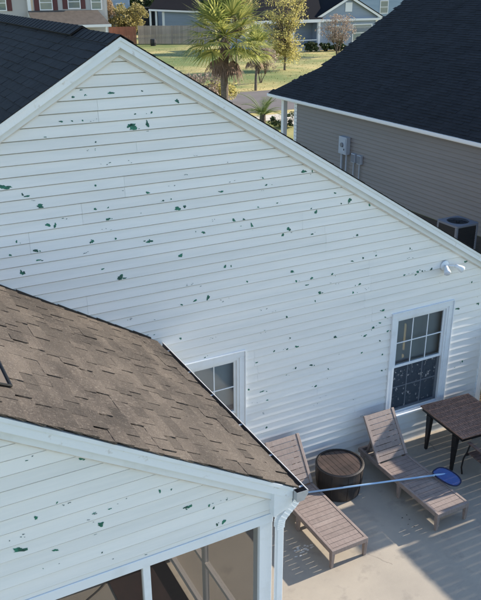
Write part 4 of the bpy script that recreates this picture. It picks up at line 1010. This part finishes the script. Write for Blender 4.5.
# C: blue grey house with a front gable and a porch
Yc = 72
Cc = thing('far_house', (57, 76, -.1), 'blue grey house with white trimmed gable and front porch', 'house')
MB().prism([(53.3, Yc, -.1), (62.0, Yc, -.1), (62.0, Yc, 3.6), (57.5, Yc, 5.85), (53.3, Yc, 3.75)], (0, 8, 0)).build('wall', 'blue_wall', Cc)
lap(Cc, 53.4, 61.9, .2, 3.3, Yc-.005, 'blue_wall', .2)
for a, b in (((57.5, 6.05), (62.6, 3.55)), ((57.5, 6.05), (52.6, 3.62))):
    MB().prism([(a[0], Yc-.35, a[1]), (b[0], Yc-.35, b[1]), (b[0], Yc-.35, b[1]-.3), (a[0], Yc-.35, a[1]-.3)], (0, .06, 0)).build('rake_fascia', 'white_far', Cc)
    MB().prism([(a[0], Yc-.4, a[1]+.03), (b[0], Yc-.4, b[1]+.03), (b[0], Yc-.4, b[1]+.1), (a[0], Yc-.4, a[1]+.1)], (0, 9, 0)).build('roof', 'navy_roof', Cc)
MB().box(52.9, 62.3, Yc-.3, Yc-.03, 3.2, 3.45).build('belt_board', 'white_far', Cc)
MB().box(57.0, 58.0, Yc-.06, Yc-.002, 4.25, 5.3).build('gable_vent', 'white_far', Cc)
MB().box(61.7, 62.05, Yc-.1, Yc-.01, -.1, 3.2).build('corner_board', 'white_far', Cc)
far_window(Cc, 58.2, 61.2, .7, 2.8, Yc-.03); far_window(Cc, 55.0, 57.0, .9, 2.7, Yc-.03)
MB().box(44.5, 53.29, Yc+1.5, Yc+8, -.1, 3.5).build('wall', 'blue_wall', Cc)
MB().prism([(44, Yc-.6, 3.45), (53.4, Yc-.6, 3.45), (56, Yc+5, 6.6), (44, Yc+5, 6.6)], (0, 0, .12)).build('roof', 'navy_roof', Cc)
MB().box(44, 53.5, Yc-.66, Yc-.61, 3.15, 3.5).build('eave_fascia', 'white_far', Cc)
for xx in (45, 49.2, 52.9): MB().box(xx, xx+.3, Yc-.45, Yc-.15, .4, 3.15).build('porch_column', 'white_far', Cc)
MB().box(44.2, 53.3, Yc-.5, Yc+1.5, -.1, .4).build('porch_floor', 'white_far', Cc)
for a, b in ((45.3, 49.2), (49.5, 52.9)): MB().box(a, b, Yc-.36, Yc-.28, 1.1, 1.22).build('porch_rail', 'white_far', Cc)
MB().box(48, 49.1, Yc+1.43, Yc+1.49, .4, 2.6).build('door', 'dark_in', Cc)
# D: taller light blue house behind it
D_ = thing('far_house', (72, 90, -.1), 'light blue house wall right behind the white trimmed gable', 'house')
MB().box(63.5, 82, 84, 94, -.1, 7.5).build('wall', 'blue_wall2', D_); lap(D_, 63.5, 82, .5, 7.5, 84, 'blue_wall2', .22)
far_window(D_, 71.5, 73.0, 3.4, 5.2, 83.98)
MB().prism([(63, 83.4, 7.5), (82.6, 83.4, 7.5), (82.6, 89, 9.6), (63, 89, 9.6)], (0, 0, .12)).build('roof', 'navy_roof', D_)
# E: a row closing the view farther off
for i, (x0, x1, yy, hh, mt, lab) in enumerate(((-14, 6, 104, 6.6, 'grey_wall', 'pale grey house farther left along the street'), (66, 78, 128, 5.5, 'grey_wall', 'grey house far behind the palm crown'), (88, 108, 112, 6.5, 'blue_wall', 'blue grey house at the far right'))):
    E_ = thing('far_house', ((x0+x1)/2, yy+4, -.1), lab, 'house'); MB().box(x0, x1, yy, yy+8, -.1, hh).build('wall', mt, E_)
    MB().prism([(x0-.5, yy-.5, hh), (x1+.5, yy-.5, hh), (x1+.5, yy+4, hh+2.6), (x0-.5, yy+4, hh+2.6)], (0, 0, .15)).build('roof', 'navy_roof', E_)
    far_window(E_, x0+3, x0+4.6, 2, 4, yy-.02)
